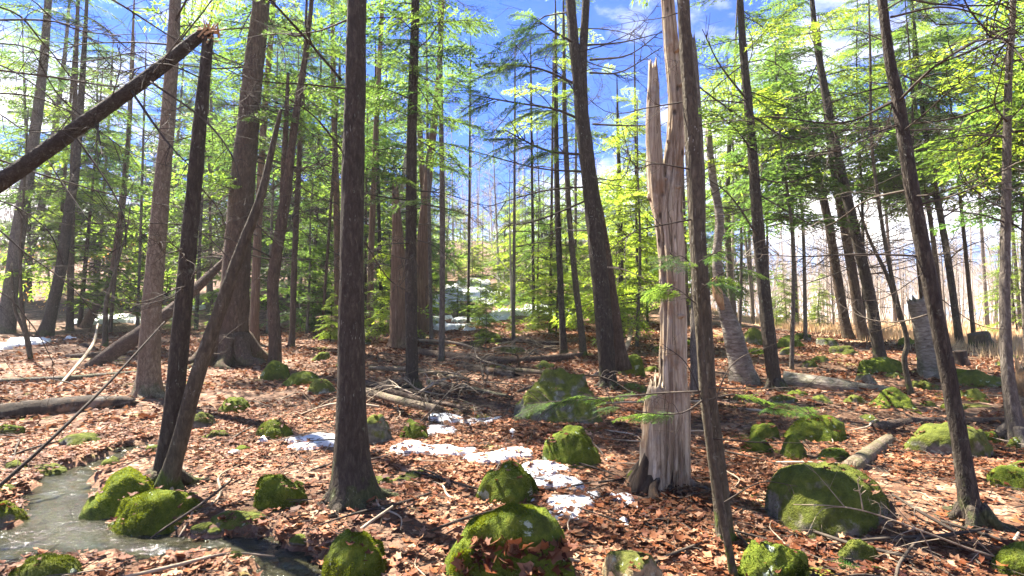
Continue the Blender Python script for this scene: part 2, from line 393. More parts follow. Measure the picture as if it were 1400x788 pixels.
def ground_mat():
    m, nt, n, l, p = mat('leaf_litter')
    g = n.new('ShaderNodeNewGeometry'); pos = g.outputs['Position']
    wob = noise(n, l, pos, 9, 2); add = n.new('ShaderNodeVectorMath'); add.operation = 'ADD'
    sc_ = n.new('ShaderNodeVectorMath'); sc_.operation = 'SCALE'; sc_.inputs[3].default_value = 0.08
    l.new(wob.outputs['Color'], sc_.inputs[0]); l.new(pos, add.inputs[0]); l.new(sc_.outputs[0], add.inputs[1])
    vo = n.new('ShaderNodeTexVoronoi'); vo.inputs['Scale'].default_value = 13; l.new(add.outputs[0], vo.inputs['Vector'])
    sx = n.new('ShaderNodeSeparateColor'); l.new(vo.outputs['Color'], sx.inputs[0])
    c = ramp(n, [(0.0, (0.075, 0.036, 0.020)), (0.35, (0.17, 0.082, 0.046)), (0.65, (0.27, 0.145, 0.085)), (1.0, (0.42, 0.27, 0.18))]); l.new(sx.outputs[0], c.inputs[0])
    big = noise(n, l, pos, 1.3, 4)
    col = mix(n, l, mrange(n, l, big.outputs['Fac'], .42, .62, .55, 0), c.outputs[0], (0.045, 0.027, 0.017))
    fine = noise(n, l, pos, 60, 3); col = mix(n, l, mrange(n, l, fine.outputs['Fac'], .4, .7, .35, 0), col, (0.04, 0.022, 0.014))
    mo = noise(n, l, pos, 0.9, 5, .65); mf = mrange(n, l, mo.outputs['Fac'], .60, .68, 0, .8)
    mc = ramp(n, [(0.3, MOSS_B), (0.7, MOSS_C)]); l.new(fine.outputs['Fac'], mc.inputs[0])
    col = mix(n, l, mf, col, mc.outputs[0])
    se = n.new('ShaderNodeSeparateXYZ'); l.new(pos, se.inputs[0])
    edge = math_(n, l, 'SUBTRACT', se.outputs[0], math_(n, l, 'MULTIPLY', math_(n, l, 'MAXIMUM', math_(n, l, 'SUBTRACT', se.outputs[1], 30.0), 0.0), 0.25))
    mar = math_(n, l, 'MULTIPLY', mrange(n, l, math_(n, l, 'ADD', edge, math_(n, l, 'MULTIPLY', big.outputs['Fac'], 2.0)), 10.2, 12.2), mrange(n, l, se.outputs[1], 10, 13))
    gc = ramp(n, [(0.3, (0.36, 0.235, 0.125)), (0.7, (0.54, 0.39, 0.24))]); l.new(big.outputs['Fac'], gc.inputs[0])
    col = mix(n, l, mar, col, gc.outputs[0])
    l.new(col, p.inputs['Base Color']); p.inputs['Roughness'].default_value = 0.85; p.inputs['Specular IOR Level'].default_value = 0.2
    h = math_(n, l, 'ADD', sx.outputs[1], math_(n, l, 'MULTIPLY', fine.outputs['Fac'], .6))
    bump(n, l, h, 0.8, 0.03, p)
    return m
M_GROUND = ground_mat()
def snow_mat():
    m, nt, n, l, p = mat('old_snow')
    g = n.new('ShaderNodeNewGeometry'); pos = g.outputs['Position']
    a = noise(n, l, pos, 5, 5, .65); f = noise(n, l, pos, 120, 3, .7); d = noise(n, l, pos, 38, 4, .7)
    c = ramp(n, [(0.3, (0.52, 0.52, 0.53)), (0.6, (0.74, 0.75, 0.77))]); l.new(a.outputs['Fac'], c.inputs[0])
    col = mix(n, l, mrange(n, l, d.outputs['Fac'], .56, .70, 0, .8), c.outputs[0], (0.20, 0.13, 0.08))
    l.new(col, p.inputs['Base Color']); p.inputs['Roughness'].default_value = 0.5
    bump(n, l, math_(n, l, 'ADD', math_(n, l, 'MULTIPLY', f.outputs['Fac'], .5), d.outputs['Fac']), .7, .015, p)
    return m
M_SNOW = snow_mat()

def moss_rock(name, cover, grey, olive=0.0):
    m, nt, n, l, p = mat(name)
    g = n.new('ShaderNodeNewGeometry'); pos = g.outputs['Position']
    se = n.new('ShaderNodeSeparateXYZ'); l.new(g.outputs['Normal'], se.inputs[0])
    a = noise(n, l, pos, 4.2, 5, .65); fine = noise(n, l, pos, 90, 3, .7); mid = noise(n, l, pos, 17, 4, .6)
    mc = ramp(n, [(0.28, MOSS_A), (0.5, MOSS_B), (0.74, MOSS_C)]); l.new(math_(n, l, 'ADD', math_(n, l, 'MULTIPLY', mid.outputs['Fac'], .65), math_(n, l, 'MULTIPLY', fine.outputs['Fac'], .35)), mc.inputs[0])
    mcol = mix(n, l, olive, mc.outputs[0], (0.095, 0.088, 0.028))
    rc = ramp(n, [(0.3, tuple(x * .45 for x in grey)), (0.6, grey), (0.8, tuple(min(1, x * 1.6) for x in grey))]); l.new(mid.outputs['Fac'], rc.inputs[0])
    li = noise(n, l, pos, 6.5, 5, .7)
    rcol = mix(n, l, mrange(n, l, li.outputs['Fac'], .56, .64, 0, .7), rc.outputs[0], (0.34, 0.38, 0.29))
    f = math_(n, l, 'ADD', math_(n, l, 'MULTIPLY', se.outputs[2], 0.45), a.outputs['Fac'])
    mf = mrange(n, l, f, 1.0 - cover, 1.16 - cover)
    col = mix(n, l, mf, rcol, mcol)
    lch = noise(n, l, pos, 7.5, 6, .62, .4); sp_ = mrange(n, l, lch.outputs['Fac'], .645, .68, 0, .75)
    drk = noise(n, l, pos, 3.1, 4, .6); col = mix(n, l, mrange(n, l, drk.outputs['Fac'], .54, .70, 0, .6), col, (0.030, 0.028, 0.012))
    col = mix(n, l, sp_, col, (0.36, 0.41, 0.32))
    l.new(col, p.inputs['Base Color']); p.inputs['Roughness'].default_value = 0.95; p.inputs['Specular IOR Level'].default_value = 0.15
    h = math_(n, l, 'ADD', math_(n, l, 'MULTIPLY', fine.outputs['Fac'], .5), mid.outputs['Fac'])
    bump(n, l, h, 0.9, 0.03, p)
    return m
M_ROCK = moss_rock('mossy_stone', 0.71, (0.17, 0.16, 0.14))
M_ROCKG = moss_rock('grey_mossy_stone', 0.42, (0.16, 0.155, 0.12), .35)
M_ROCKO = moss_rock('olive_mossy_stone', 0.54, (0.19, 0.17, 0.13), .35)
M_ROCKT = moss_rock('tan_stone', 0.30, (0.30, 0.23, 0.13), .6)
M_TUFT = leafy('moss_tuft', (0.075, 0.100, 0.009), (0.15, 0.19, 0.012), var=.6, tmix=.35, gloss=.05, ns=9)

def water_mat():
    m, nt, n, l, p = mat('stream_water')
    g = n.new('ShaderNodeNewGeometry'); pos = g.outputs['Position']
    v = n.new('ShaderNodeMapping'); v.inputs['Scale'].default_value = (1, 1.6, 1); l.new(pos, v.inputs[0])
    a = noise(n, l, v.outputs[0], 24, 3, .6, 1.0); b = noise(n, l, v.outputs[0], 3.2, 3)
    p.inputs['Base Color'].default_value = (0.030, 0.029, 0.016, 1); p.inputs['Roughness'].default_value = 0.05
    p.inputs['IOR'].default_value = 1.33; p.inputs['Transmission Weight'].default_value = 0.0; p.inputs['Specular IOR Level'].default_value = .6
    h = math_(n, l, 'MULTIPLY', a.outputs['Fac'], mrange(n, l, b.outputs['Fac'], .40, .58, .2, 1.0))
    bump(n, l, h, 1.0, 0.03, p)
    return m
M_WATER = water_mat()

# ------------------------------------------------------------------ the ground
def axis(lo, hi, n, c, k):
    a = np.arcsinh((lo - c) / k); b = np.arcsinh((hi - c) / k); return c + k * np.sinh(np.linspace(a, b, n))
gx = axis(-420, 420, 430, 0, 3.2); gy = axis(-60, 460, 430, 4.5, 2.6)
XX, YY = np.meshgrid(gx, gy); ZZ = Hh(XX, YY)
nx, ny = len(gx), len(gy)
ii = (np.arange(ny - 1)[:, None] * nx + np.arange(nx - 1)[None, :]).ravel()
ground = link('ground', mesh_np('ground', np.column_stack([XX.ravel(), YY.ravel(), ZZ.ravel()]), np.column_stack([ii, ii + 1, ii + nx + 1, ii + nx]), M_GROUND))
ground['kind'] = 'structure'

def grid_patch(x0, x1, y0, y1, step, zfn, keep):
    xs = np.arange(x0, x1, step); ys = np.arange(y0, y1, step); X, Y = np.meshgrid(xs, ys)
    Z = zfn(X, Y); K = keep(X, Y); w = len(xs)
    q = (np.arange(len(ys) - 1)[:, None] * w + np.arange(w - 1)[None, :]).ravel()
    kk = K.ravel(); q = q[kk[q] & kk[q + 1] & kk[q + w] & kk[q + w + 1]]
    used = np.unique(np.concatenate([q, q + 1, q + w + 1, q + w])); mp_ = np.full(X.size, -1); mp_[used] = np.arange(len(used))
    V = np.column_stack([X.ravel(), Y.ravel(), Z.ravel()])[used]
    return V, mp_[np.column_stack([q, q + 1, q + w + 1, q + w])]

V, T = grid_patch(-6, -0.8, 2.2, 7.5, 0.025,
                  lambda x, y: H0(x, y) - 0.060 + 0.016 * fb2(x * 6, y * 9, 77, 3) + 0.007 * fb2(x * 22, y * 30, 78, 2),
                  lambda x, y: creek(x, y) > -0.75)
stream = link('stream', mesh_np('stream', V, T, M_WATER)); stream['kind'] = 'structure'

# ------------------------------------------------------------------ boulders and stones
def sphere_grid(n):
    t = np.linspace(-1, 1, n + 1); a, b = np.meshgrid(t, t); o = np.ones_like(a)
    Vs, Ts, k = [], [], 0
    for f in ((a, b, o), (b, a, -o), (o, a, b), (-o, b, a), (b, o, a), (a, -o, b)):
        v = np.stack(f, -1).reshape(-1, 3); w = n + 1
        q = (np.arange(n)[:, None] * w + np.arange(n)[None, :]).ravel()
        Ts.append(np.column_stack([q, q + 1, q + w + 1, q + w]) + k); Vs.append(v); k += len(v)
    V = np.concatenate(Vs); V = V / np.linalg.norm(V, axis=1)[:, None]
    key = np.round(V, 5); _, idx, inv = np.unique(key, axis=0, return_index=True, return_inverse=True)
    return V[idx], inv.ravel()[np.concatenate(Ts)]
SPH = {n: sphere_grid(n) for n in (9, 14, 26)}

ROCKS = []
FOOT = []      # footprints: x, y, rx, ry (keep leaves off)
def boulder(name, box, label, m=M_ROCK, seed=0, ang=0.0, deep=0.8, tuft=0, group=None, sink=0.25, cat='boulder', rough=0.20):
    ang = max(ang, .45); rough = max(rough, .15)
    x0, x1, yt, yb = box
    cx = (x0 + x1) / 2
    g = G(cx, yb); D = g[1]
    rx = (x1 - x0) / 2 * D / F; Dc = D + rx * deep; rx *= Dc / D; ry = rx * deep
    X = (cx - 700) / F * Dc; gz = float(Hh(X, Dc)); ztop = P(cx, yt, Dc - ry * 0.15)[2]
    rz = max(ztop - gz, rx * 0.22) + sink * rx
    loc = np.array([X, Dc, gz - sink * rx])
    n = 26 if (x1 - x0) > 70 else (14 if (x1 - x0) > 32 else 9)
    S, Q = SPH[n]
    S = S.copy()
    r = np.ones(len(S))
    if ang > 0:
        rs = np.random.default_rng(seed + 100)
        for _ in range(9):
            nn = rs.normal(size=3); nn[2] = abs(nn[2]) * .8; nn /= np.linalg.norm(nn); d = rs.uniform(.62, .86)
            dt = S @ nn; cut = np.where(dt > 1e-3, d / np.maximum(dt, 1e-3), 9); r = np.minimum(r, 1 + ang * (np.minimum(cut, 1.0) - 1))
    r = r * (1 + rough * 1.3 * fb3(S[:, 0] * 1.5 + seed, S[:, 1] * 1.5, S[:, 2] * 1.5, seed, 3) + 0.035 * fb3(S[:, 0] * 7, S[:, 1] * 7 + seed, S[:, 2] * 7, seed + 3, 2))
    Vv = S * r[:, None]
    Vv[:, 2] = np.sign(Vv[:, 2]) * np.abs(Vv[:, 2]) ** 0.9
    tp = Vv[:, 2].max(); Vv[:, 2] /= tp
    Vv *= np.array([rx, ry, rz])
    o = link(name, mesh_np(name, Vv, Q, m), loc=loc); tag(o, label, cat, group)
    FOOT.append((X, Dc, rx, ry))
    if tuft:
        # short moss growing all over the cap
        rs = np.random.default_rng(seed + 5)
        A, B, C_ = Vv[Q[:, 0]], Vv[Q[:, 1]], Vv[Q[:, 2]]; N = np.cross(B - A, C_ - A); ar = np.linalg.norm(N, axis=1); N /= ar[:, None] + 1e-12
        wgt = ar * np.clip(N[:, 2] + .45, 0, 1) * (A[:, 2] > sink * rx * .6); wgt *= np.clip(fb3(A[:, 0] * 5, A[:, 1] * 5, A[:, 2] * 5, seed, 3) * 2.5 + .35, 0.02, 1); wgt /= wgt.sum()
        f = rs.choice(len(Q), tuft, p=wgt); u = rs.random((tuft, 2))
        Dq = Vv[Q[f, 3]]; p = (A[f] * (1 - u[:, :1]) + B[f] * u[:, :1]) * (1 - u[:, 1:]) + (Dq * (1 - u[:, :1]) + C_[f] * u[:, :1]) * u[:, 1:]
        dirn = N[f] + rs.normal(size=(tuft, 3)) * .55; dirn /= np.linalg.norm(dirn, axis=1)[:, None]
        sd_ = np.cross(dirn, rs.normal(size=(tuft, 3))); sd_ /= np.linalg.norm(sd_, axis=1)[:, None] + 1e-9
        hh = rs.uniform(.004, .013, (tuft, 1)); ww = rs.uniform(.0025, .005, (tuft, 1))
        VV = np.stack([p - sd_ * ww - N[f] * .003, p + sd_ * ww - N[f] * .003, p + dirn * hh], 1).reshape(-1, 3)
        t = link('moss', mesh_np('moss', VV, np.arange(tuft * 3).reshape(-1, 3), M_TUFT, False), o); t['kind'] = 'stuff'
    ROCKS.append((o, Vv, Q, rx, sink * rx, seed))
    return o, Vv, loc

BIG = boulder('boulder', (604, 798, 690, 806), 'large bright green mossy boulder at the bottom edge with dead leaves on its front', seed=2, deep=.7, tuft=11000, rough=.10)
boulder('boulder', (612, 668, 738, 800), 'small rounded mossy boulder against the left side of the leaf-covered boulder', seed=5, deep=.8, tuft=3500)
boulder('boulder', (443, 541, 726, 806), 'domed bright green mossy boulder with pale lichen below the dark straight trunk', seed=8, deep=.8, tuft=8000, rough=.10)
boulder('boulder', (650, 741, 629, 694), 'rounded mossy boulder directly behind the large leaf-covered boulder', seed=11, deep=.95, tuft=6000)
boulder('boulder', (733, 824, 584, 640), 'smooth mossy boulder between the snow patch and the pale dead snag', seed=14, deep=.8, tuft=5000, rough=.11)
boulder('boulder', (694, 836, 503, 582), 'big angular grey boulder with thin moss right of the snow', m=M_ROCKG, seed=17, ang=.9, deep=.7)
boulder('boulder', (342, 433, 647, 699), 'blunt wedge-shaped mossy boulder left of the dark straight trunk', seed=21, ang=.7, deep=.7, tuft=4500)
boulder('boulder', (1034, 1222, 636, 742), 'very large olive-mossed boulder right of the leaning thin trunks', m=M_ROCKO, seed=26, ang=.2, deep=.8, tuft=3500, rough=.15)
boulder('boulder', (998, 1102, 741, 812), 'bright green mossy boulder at the bottom edge beneath the thin leaning trunks', seed=27, deep=.8, tuft=7000)
boulder('boulder', (1068, 1157, 568, 608), 'low flat-topped mossy boulder behind the very large olive boulder', seed=31, deep=.8, ang=.4, tuft=2500)
boulder('boulder', (1180, 1251, 529, 560), 'mossy lens-shaped boulder in front of the grey lying log on the right', seed=34, deep=.8)
boulder('boulder', (1228, 1338, 577, 628), 'half bare tan boulder with moss cap behind the big leaning trunk on the right', m=M_ROCKO, seed=37, deep=.7, ang=.4)
boulder('boulder', (1342, 1410, 636, 674), 'dark mossy boulder at the right edge of the view', seed=41, deep=.9, tuft=2000)
boulder('boulder', (1346, 1425, 742, 800), 'bright mossy boulder in the bottom right corner', seed=44, deep=.8, tuft=4000)
boulder('stone', (1135, 1190, 738, 775), 'small mossy stone with a green fern in front of the very large boulder', m=M_ROCKO, seed=47, deep=.7, cat='stone', tuft=1500)
boulder('stone', (812, 910, 756, 815), 'flat bare tan stone at the bottom edge below the dead snag', m=M_ROCKT, seed=51, ang=.7, deep=.8, cat='stone')
boulder('boulder', (160, 290, 672, 742), 'yellow-green mossy boulder at the water edge beneath the forked left tree', seed=54, deep=.7, tuft=7000)
boulder('boulder', (132, 232, 640, 704), 'dark mossy hump under the roots of the forked left tree', seed=57, deep=.8, tuft=4000)
boulder('stone', (222, 274, 674, 702), 'pale lichen-crusted stone on the moss at the foot of the forked left tree', m=M_ROCKG, seed=61, ang=.5, deep=.6, cat='stone', sink=.05)
boulder('boulder', (-12, 52, 686, 730), 'mossy boulder in the stream at the left edge', m=M_ROCKO, seed=64, deep=.8, tuft=3000)
boulder('boulder', (24, 128, 760, 806), 'low mossy bank stone in the bottom left corner', m=M_ROCKO, seed=67, deep=.6, tuft=3000)
boulder('boulder', (494, 541, 566, 610), 'dark angular moss-sided boulder just right of the dark straight trunk', m=M_ROCKG, seed=73, ang=.6, deep=1.0)
boulder('boulder', (546, 592, 572, 604), 'dark green low boulder under the broken stick beside the snow', seed=75, ang=.6, deep=.9)
boulder('boulder', (356, 400, 493, 521), 'round mossy boulder at the foot of the dark forked midground tree', seed=77, deep=.8)
boulder('stone', (354, 406, 574, 601), 'flat green moss cushion stone left of the dark straight trunk', seed=81, deep=.8, tuft=1500, cat='stone')
boulder('stone', (390, 445, 508, 528), 'long low mossy stone beside the round boulder of the midground tree', seed=84, deep=.6, cat='stone')
boulder('stone', (422, 462, 518, 540), 'mossy stone with a brown side just left of the dark straight trunk', m=M_ROCKO, seed=87, cat='stone')
boulder('stone', (262, 300, 563, 588), 'grey-green stone right of the thin stem of the forked left tree', m=M_ROCKG, seed=91, cat='stone')
boulder('stone', (302, 348, 543, 566), 'mossy stone in the leaves between the big left trunk and the dark straight trunk', seed=94, cat='stone')
boulder('boulder', (1168, 1238, 488, 512), 'dark mossy slab at the foot of the right clump of leaning trunks', seed=97, deep=.6, ang=.5)
boulder('boulder', (842, 882, 484, 515), 'mossy boulder behind the double dark trunk', seed=101)
boulder('boulder', (1012, 1048, 448, 472), 'far mossy boulder behind the leaning dead birch', m=M_ROCKO, seed=104)
boulder('boulder', (1058, 1102, 458, 477), 'far low mossy boulder right of the slim dark trunk', seed=107)
boulder('stone', (1062, 1096, 594, 632), 'narrow mossy stone tilted left of the flat-topped boulder', seed=111, deep=1.2, cat='stone')
boulder('stone', (1004, 1060, 598, 622), 'thin sliver of mossy rock right of the leaning thin trunks', seed=114, deep=.5, cat='stone')
boulder('stone', (1018, 1062, 578, 606), 'mossy hump of rock above the thin sliver of mossy rock', seed=117, deep=.7, cat='stone')
boulder('stone', (1300, 1352, 505, 530), 'mossy stone beside the flat-cut stump on the right', m=M_ROCKO, seed=121, cat='stone')
boulder('stone', (856, 902, 628, 662), 'small yellow-green mossy stone in front of the dead snag base', seed=124, cat='stone', m=M_ROCKO)
boulder('stone', (50, 100, 650, 668), 'small dark stone in the riffle of the stream', m=M_ROCKO, seed=127, cat='stone')
boulder('stone', (128, 172, 676, 700), 'small wet stone beside the dark mossy hump in the stream', m=M_ROCKO, seed=128, cat='stone')
for k, (px, py, w) in enumerate([(30, 640, 34), (112, 662, 26), (160, 634, 30), (70, 690, 24), (20, 672, 30), (130, 712, 22), (285, 728, 30), (330, 762, 26), (300, 752, 20), (415, 748, 30), (185, 752, 26), (215, 616, 24), (8, 752, 40)]):
    boulder('stone', (px - w / 2, px + w / 2, py - w * .30, py + w * .12), 'wet stone in the stream, ' + ['farthest left beside the pole', 'mid riffle', 'at the upper right bank', 'left of the pool', 'at the left edge above the pool', 'between the pool and the dark hump', 'on the right bank of the outflow', 'at the lower bend of the outflow', 'in the narrow outflow', 'at the right end of the outflow', 'below the yellow-green boulder', 'where the water comes in', 'at the bottom left of the pool'][k], m=M_ROCKO, seed=300 + k, ang=.8, deep=.8, cat='stone', rough=.25)
# small moss-capped stones nobody could tell apart
small = [(470, 500), (520, 660), (560, 655), (335, 615), (300, 598), (120, 605), (20, 590), (330, 720), (665, 460), (690, 468), (760, 455), (905, 480),
         (1090, 540), (1120, 548), (1130, 470), (1240, 470), (1260, 530), (1365, 500), (1300, 560), (1105, 500), (1185, 575), (440, 490),
         (1350, 455), (870, 535), (1390, 610), (1010, 545), (500, 470), (45, 560), (1150, 482), (1075, 482), (1035, 482), (1095, 462), (1120, 492), (1145, 525), (1165, 548), (1220, 515), (1232, 560), (1262, 555), (1290, 540), (1312, 515), (1330, 545), (1352, 525), (1385, 545), (1378, 490), (1300, 590), (1345, 600), (1085, 520), (1065, 548), (1130, 625), (1258, 490), (1180, 520), (1390, 640), (700, 480), (745, 500), (940, 470), (890, 505)]
rs = np.random.default_rng(3)
SMALL = []
for k, (px, py) in enumerate(small):
    s_ = (py - 400) / 200; w = rs.uniform(22, 52) * (0.45 + s_ * .75)
    SMALL.append((px, py, boulder('stone', (px - w / 2, px + w / 2, py - w * rs.uniform(.14, .30), py + w * .12), 'x', m=[M_ROCK, M_ROCKO, M_ROCKG][k % 3], seed=200 + k, ang=.9, deep=rs.uniform(.5, 1.3), cat='stone', group='small moss-capped stones', rough=.3)[0]))

# ------------------------------------------------------------------ snow left in the hollows
SNOWF = []
def snow(blobs, label, th=0.05, seed=0, step=None, amp=.8):
    E = []
    for (px, py, wpx, aspect) in blobs:
        g = G(px, py); r = wpx / 2 * g[1] / F; E.append((g[0], g[1], r, r * aspect))
    E = np.array(E)
    def f(x, y):
        s = np.zeros_like(x)
        for ex, ey, a, b in E: s = np.maximum(s, 1.25 - np.sqrt(((x - ex) / a) ** 2 + ((y - ey) / b) ** 2) * 1.0)
        k = 2.2 / max(E[:, 2].mean(), .15) * .5
        return s - .25 + amp * fb2(x * k, y * k, seed, 4)
    x0, x1 = (E[:, 0] - E[:, 2]).min() - .3, (E[:, 0] + E[:, 2]).max() + .3; y0, y1 = (E[:, 1] - E[:, 3]).min() - .3, (E[:, 1] + E[:, 3]).max() + .3
    st = step or max((x1 - x0) / 200, 0.012)
    V, T = grid_patch(x0, x1, y0, y1, st, lambda x, y: Hh(x, y) + th * (sstep(-.02, .22, f(x, y)) * 1.35 - .35) + th * .30 * fb2(x * 5, y * 5, seed + 3, 3), lambda x, y: f(x, y) > -.12)
    o = link('snow_patch', mesh_np('snow_patch', V, T, M_SNOW)); tag(o, label, 'snow')
    SNOWF.append((f, x0, x1, y0, y1))
snow([(595, 592, 70, 1.1), (560, 614, 70, .8), (620, 620, 85, .5), (665, 628, 90, .5), (700, 622, 60, .6), (655, 580, 60, .8), (610, 572, 50, 1.0)], 'melting snow patch beside the broken stick right of the dark straight trunk', .035, 5, amp=.45)
snow([(742, 646, 80, .9), (762, 660, 70, .9)], 'thin strip of melting snow below the smooth mossy boulder', .03, 8, amp=.5)
snow([(785, 690, 62, .9)], 'small crust of slush in the leaves left of the dead snag', .025, 9)
snow([(440, 603, 80, .8), (415, 612, 60, .7)], 'small snow patch at the left side of the dark straight trunk', .04, 11)
snow([(15, 475, 70, 1.2), (45, 468, 60, 1.0), (-20, 480, 60, 1)], 'bright snow patch at the left edge behind the creek', .09, 13)
snow([(150, 440, 60, 1.5), (205, 437, 70, 1.2), (240, 425, 60, 1.5)], 'far snow under the trees behind the leaning left trunks', .14, 15)
snow([(640, 395, 60, 3.0), (620, 410, 50, 2.0), (660, 408, 60, 2.5), (600, 420, 50, 2)], 'snow-covered opening on the hillside in the far centre', .2, 17)
snow([(700, 428, 60, 1.5), (740, 424, 60, 1.5), (680, 436, 40, 1.4)], 'far snow streak behind the two slim trunks in the centre', .14, 19)
snow([(615, 448, 40, 1.3), (640, 440, 40, 1.3), (590, 438, 40, 1.4)], 'patchy snow at the start of the centre hillside', .12, 21)
snow([(1035, 431, 70, 1.5), (1085, 433, 80, 1.2), (990, 428, 60, 1.5)], 'far snow strip at the edge of the marsh behind the slim dark trunk', .14, 23)

def on_snow(x, y):
    m = np.zeros(np.shape(x), bool)
    for f, x0, x1, y0, y1 in SNOWF:
        i = (x > x0) & (x < x1) & (y > y0) & (y < y1); m |= i & (f(x, y) > .12)
    return m

# ------------------------------------------------------------------ branch and bough library (unit length along +X)
def dead_branch(seed, twigs=11, curve=.2):
    rs = np.random.default_rng(seed); mb = MB()
    z = rs.uniform(-.10, .06); pts = [(0, 0, 0), (.3, rs.normal() * .03, .05 + z * .3), (.65, rs.normal() * .06, .04 + z), (1, rs.normal() * .10, -curve * rs.uniform(.2, 1) + z)]
    mb.add(*tube(pts, [.0075, .0056, .0036, .0013], 5, 10, cap=False)); C = catmull(np.array(pts), 60)
    for _ in range(twigs):
        t = rs.uniform(.15, .97); p = C[int(t * 59)]; s_ = rs.choice([-1, 1]); L = rs.uniform(.12, .42) * (1.15 - t * .7); a = rs.uniform(.5, 1.1) * s_
        d = np.array([math.cos(a), math.sin(a), rs.normal() * .22]); q = p + d * L * .5 + np.array([0, 0, .02]) ; e = p + d * L + np.array([.04, 0, -rs.uniform(0, .10)])
        mb.add(*tube([p, q, e], [.0032, .0022, .0009], 3, 6, cap=False))
        for _ in range(rs.integers(1, 4)):
            u = rs.uniform(.3, .9); p2 = p + (e - p) * u + np.array([0, 0, .015 * (1 - u)]); b = a + rs.uniform(.4, 1.0) * rs.choice([-1, 1]); L2 = L * rs.uniform(.2, .5)
            d2 = np.array([math.cos(b), math.sin(b), rs.normal() * .3]); mb.add(*tube([p2, p2 + d2 * L2 * .5, p2 + d2 * L2 + np.array([0, 0, -.02])], [.0018, .0013, .0007], 3, 3, cap=False))
    return mb.mesh('dead_branch', M_TWIG)
DEAD = [dead_branch(400 + i, 6 + 2 * i, .1 + .05 * i) for i in range(7)]

def bough_arrays(seed, lat, node, ln, wd, quad, drop=.12, wide=.40, sprig=2):
    """flat feathery hemlock spray: needles as slim leaflets in two ranks on side twigs"""
    rs = np.random.default_rng(seed); pos = []; dr = []; nrm = []; sticks = MB()
    bend = rs.normal() * .12; dz = rs.uniform(.08, .26)
    def ax(t): return np.array([t, bend * t * t, .06 * t - dz * t * t])
    sticks.add(*tube([ax(t) for t in (0, .33, .66, 1)], [.009, .006, .004, .0015], 3, 6, cap=False))
    for t in np.linspace(.10, 1.0, lat):
        for s_ in (-1, 1):
            if rs.random() < .10: continue
            p = ax(t + rs.normal() * .01); L = wide * (1.02 - t) ** .75 * rs.uniform(.55, 1.15) + .05
            if t < .3: L *= .35 + 2.1 * t
            a = s_ * rs.uniform(.75, 1.15); d = np.array([math.cos(a), math.sin(a), rs.normal() * .10])
            e = p + d * L; e[2] -= .16 * L + rs.uniform(0, .05)
            sticks.add(*tube([p, (p + e) / 2 + np.array([0, 0, .012]), e], [.0032, .0024, .001], 3, 3, cap=False))
            k = max(2, int(L / node))
            for j in range(k):
                u = (j + .6) / k; b = p + (e - p) * u; b[2] += .03 * L * (1 - (2 * u - 1) ** 2)
                for q in range(sprig):
                    if rs.random() < drop: continue
                    c = a + (1 if (j + q) % 2 else -1) * rs.uniform(.35, 1.0)
                    pos.append(b); dr.append((math.cos(c), math.sin(c), rs.normal() * .25 - .12)); nrm.append((rs.normal() * .35, rs.normal() * .35, 1))
            pos.append(e); dr.append((d[0], d[1], d[2] - .2)); nrm.append((0, rs.normal() * .3, 1))
    pos = np.array(pos); dr = np.array(dr); nrm = np.array(nrm); n = len(pos)
    dr /= np.linalg.norm(dr, axis=1)[:, None]; sd_ = np.cross(nrm, dr); sd_ /= np.linalg.norm(sd_, axis=1)[:, None]
    l_ = ln * rs.uniform(.6, 1.25, (n, 1)); w_ = wd * rs.uniform(.7, 1.2, (n, 1))
    if quad:
        V = np.stack([pos, pos + dr * l_ * .45 - sd_ * w_, pos + dr * l_, pos + dr * l_ * .45 + sd_ * w_], 1).reshape(-1, 3)
        T = np.arange(n * 4).reshape(-1, 4); T = np.concatenate([T[:, [0, 1, 2]], T[:, [0, 2, 3]]])
    else:
        V = np.stack([pos - sd_ * w_ * .9, pos + sd_ * w_ * .9, pos + dr * l_], 1).reshape(-1, 3); T = np.arange(n * 3).reshape(-1, 3)
    return V, T, np.concatenate(sticks.V), np.concatenate(sticks.T)

def bough_mesh(seed, leaf, **k):
    V, T, SV, ST = bough_arrays(seed, **k)
    me = mesh_np('bough', np.concatenate([V, SV]), np.concatenate([T, ST + len(V)]), leaf, False)
    me.materials.append(M_TWIG)
    mi = np.zeros(len(T) + len(ST), np.int32); mi[len(T):] = 1; me.polygons.foreach_set('material_index', mi)
    return me
FINE = [bough_mesh(500 + i, M_HEM, lat=30, node=.026, ln=.050, wd=.0080, quad=True) for i in range(4)]
FINEY = [bough_mesh(510 + i, M_YOUNG, lat=30, node=.026, ln=.052, wd=.0085, quad=True) for i in range(3)]
MID = [bough_mesh(520 + i, M_HEM, lat=22, node=.036, ln=.062, wd=.0115, quad=False, drop=.2) for i in range(5)]
MIDY = [bough_mesh(530 + i, M_YOUNG, lat=22, node=.036, ln=.062, wd=.0115, quad=False, drop=.2) for i in range(5)]
LOW = [bough_arrays(540 + i, lat=17, node=.044, ln=.078, wd=.0170, quad=False, drop=.2, sprig=2) for i in range(6)]

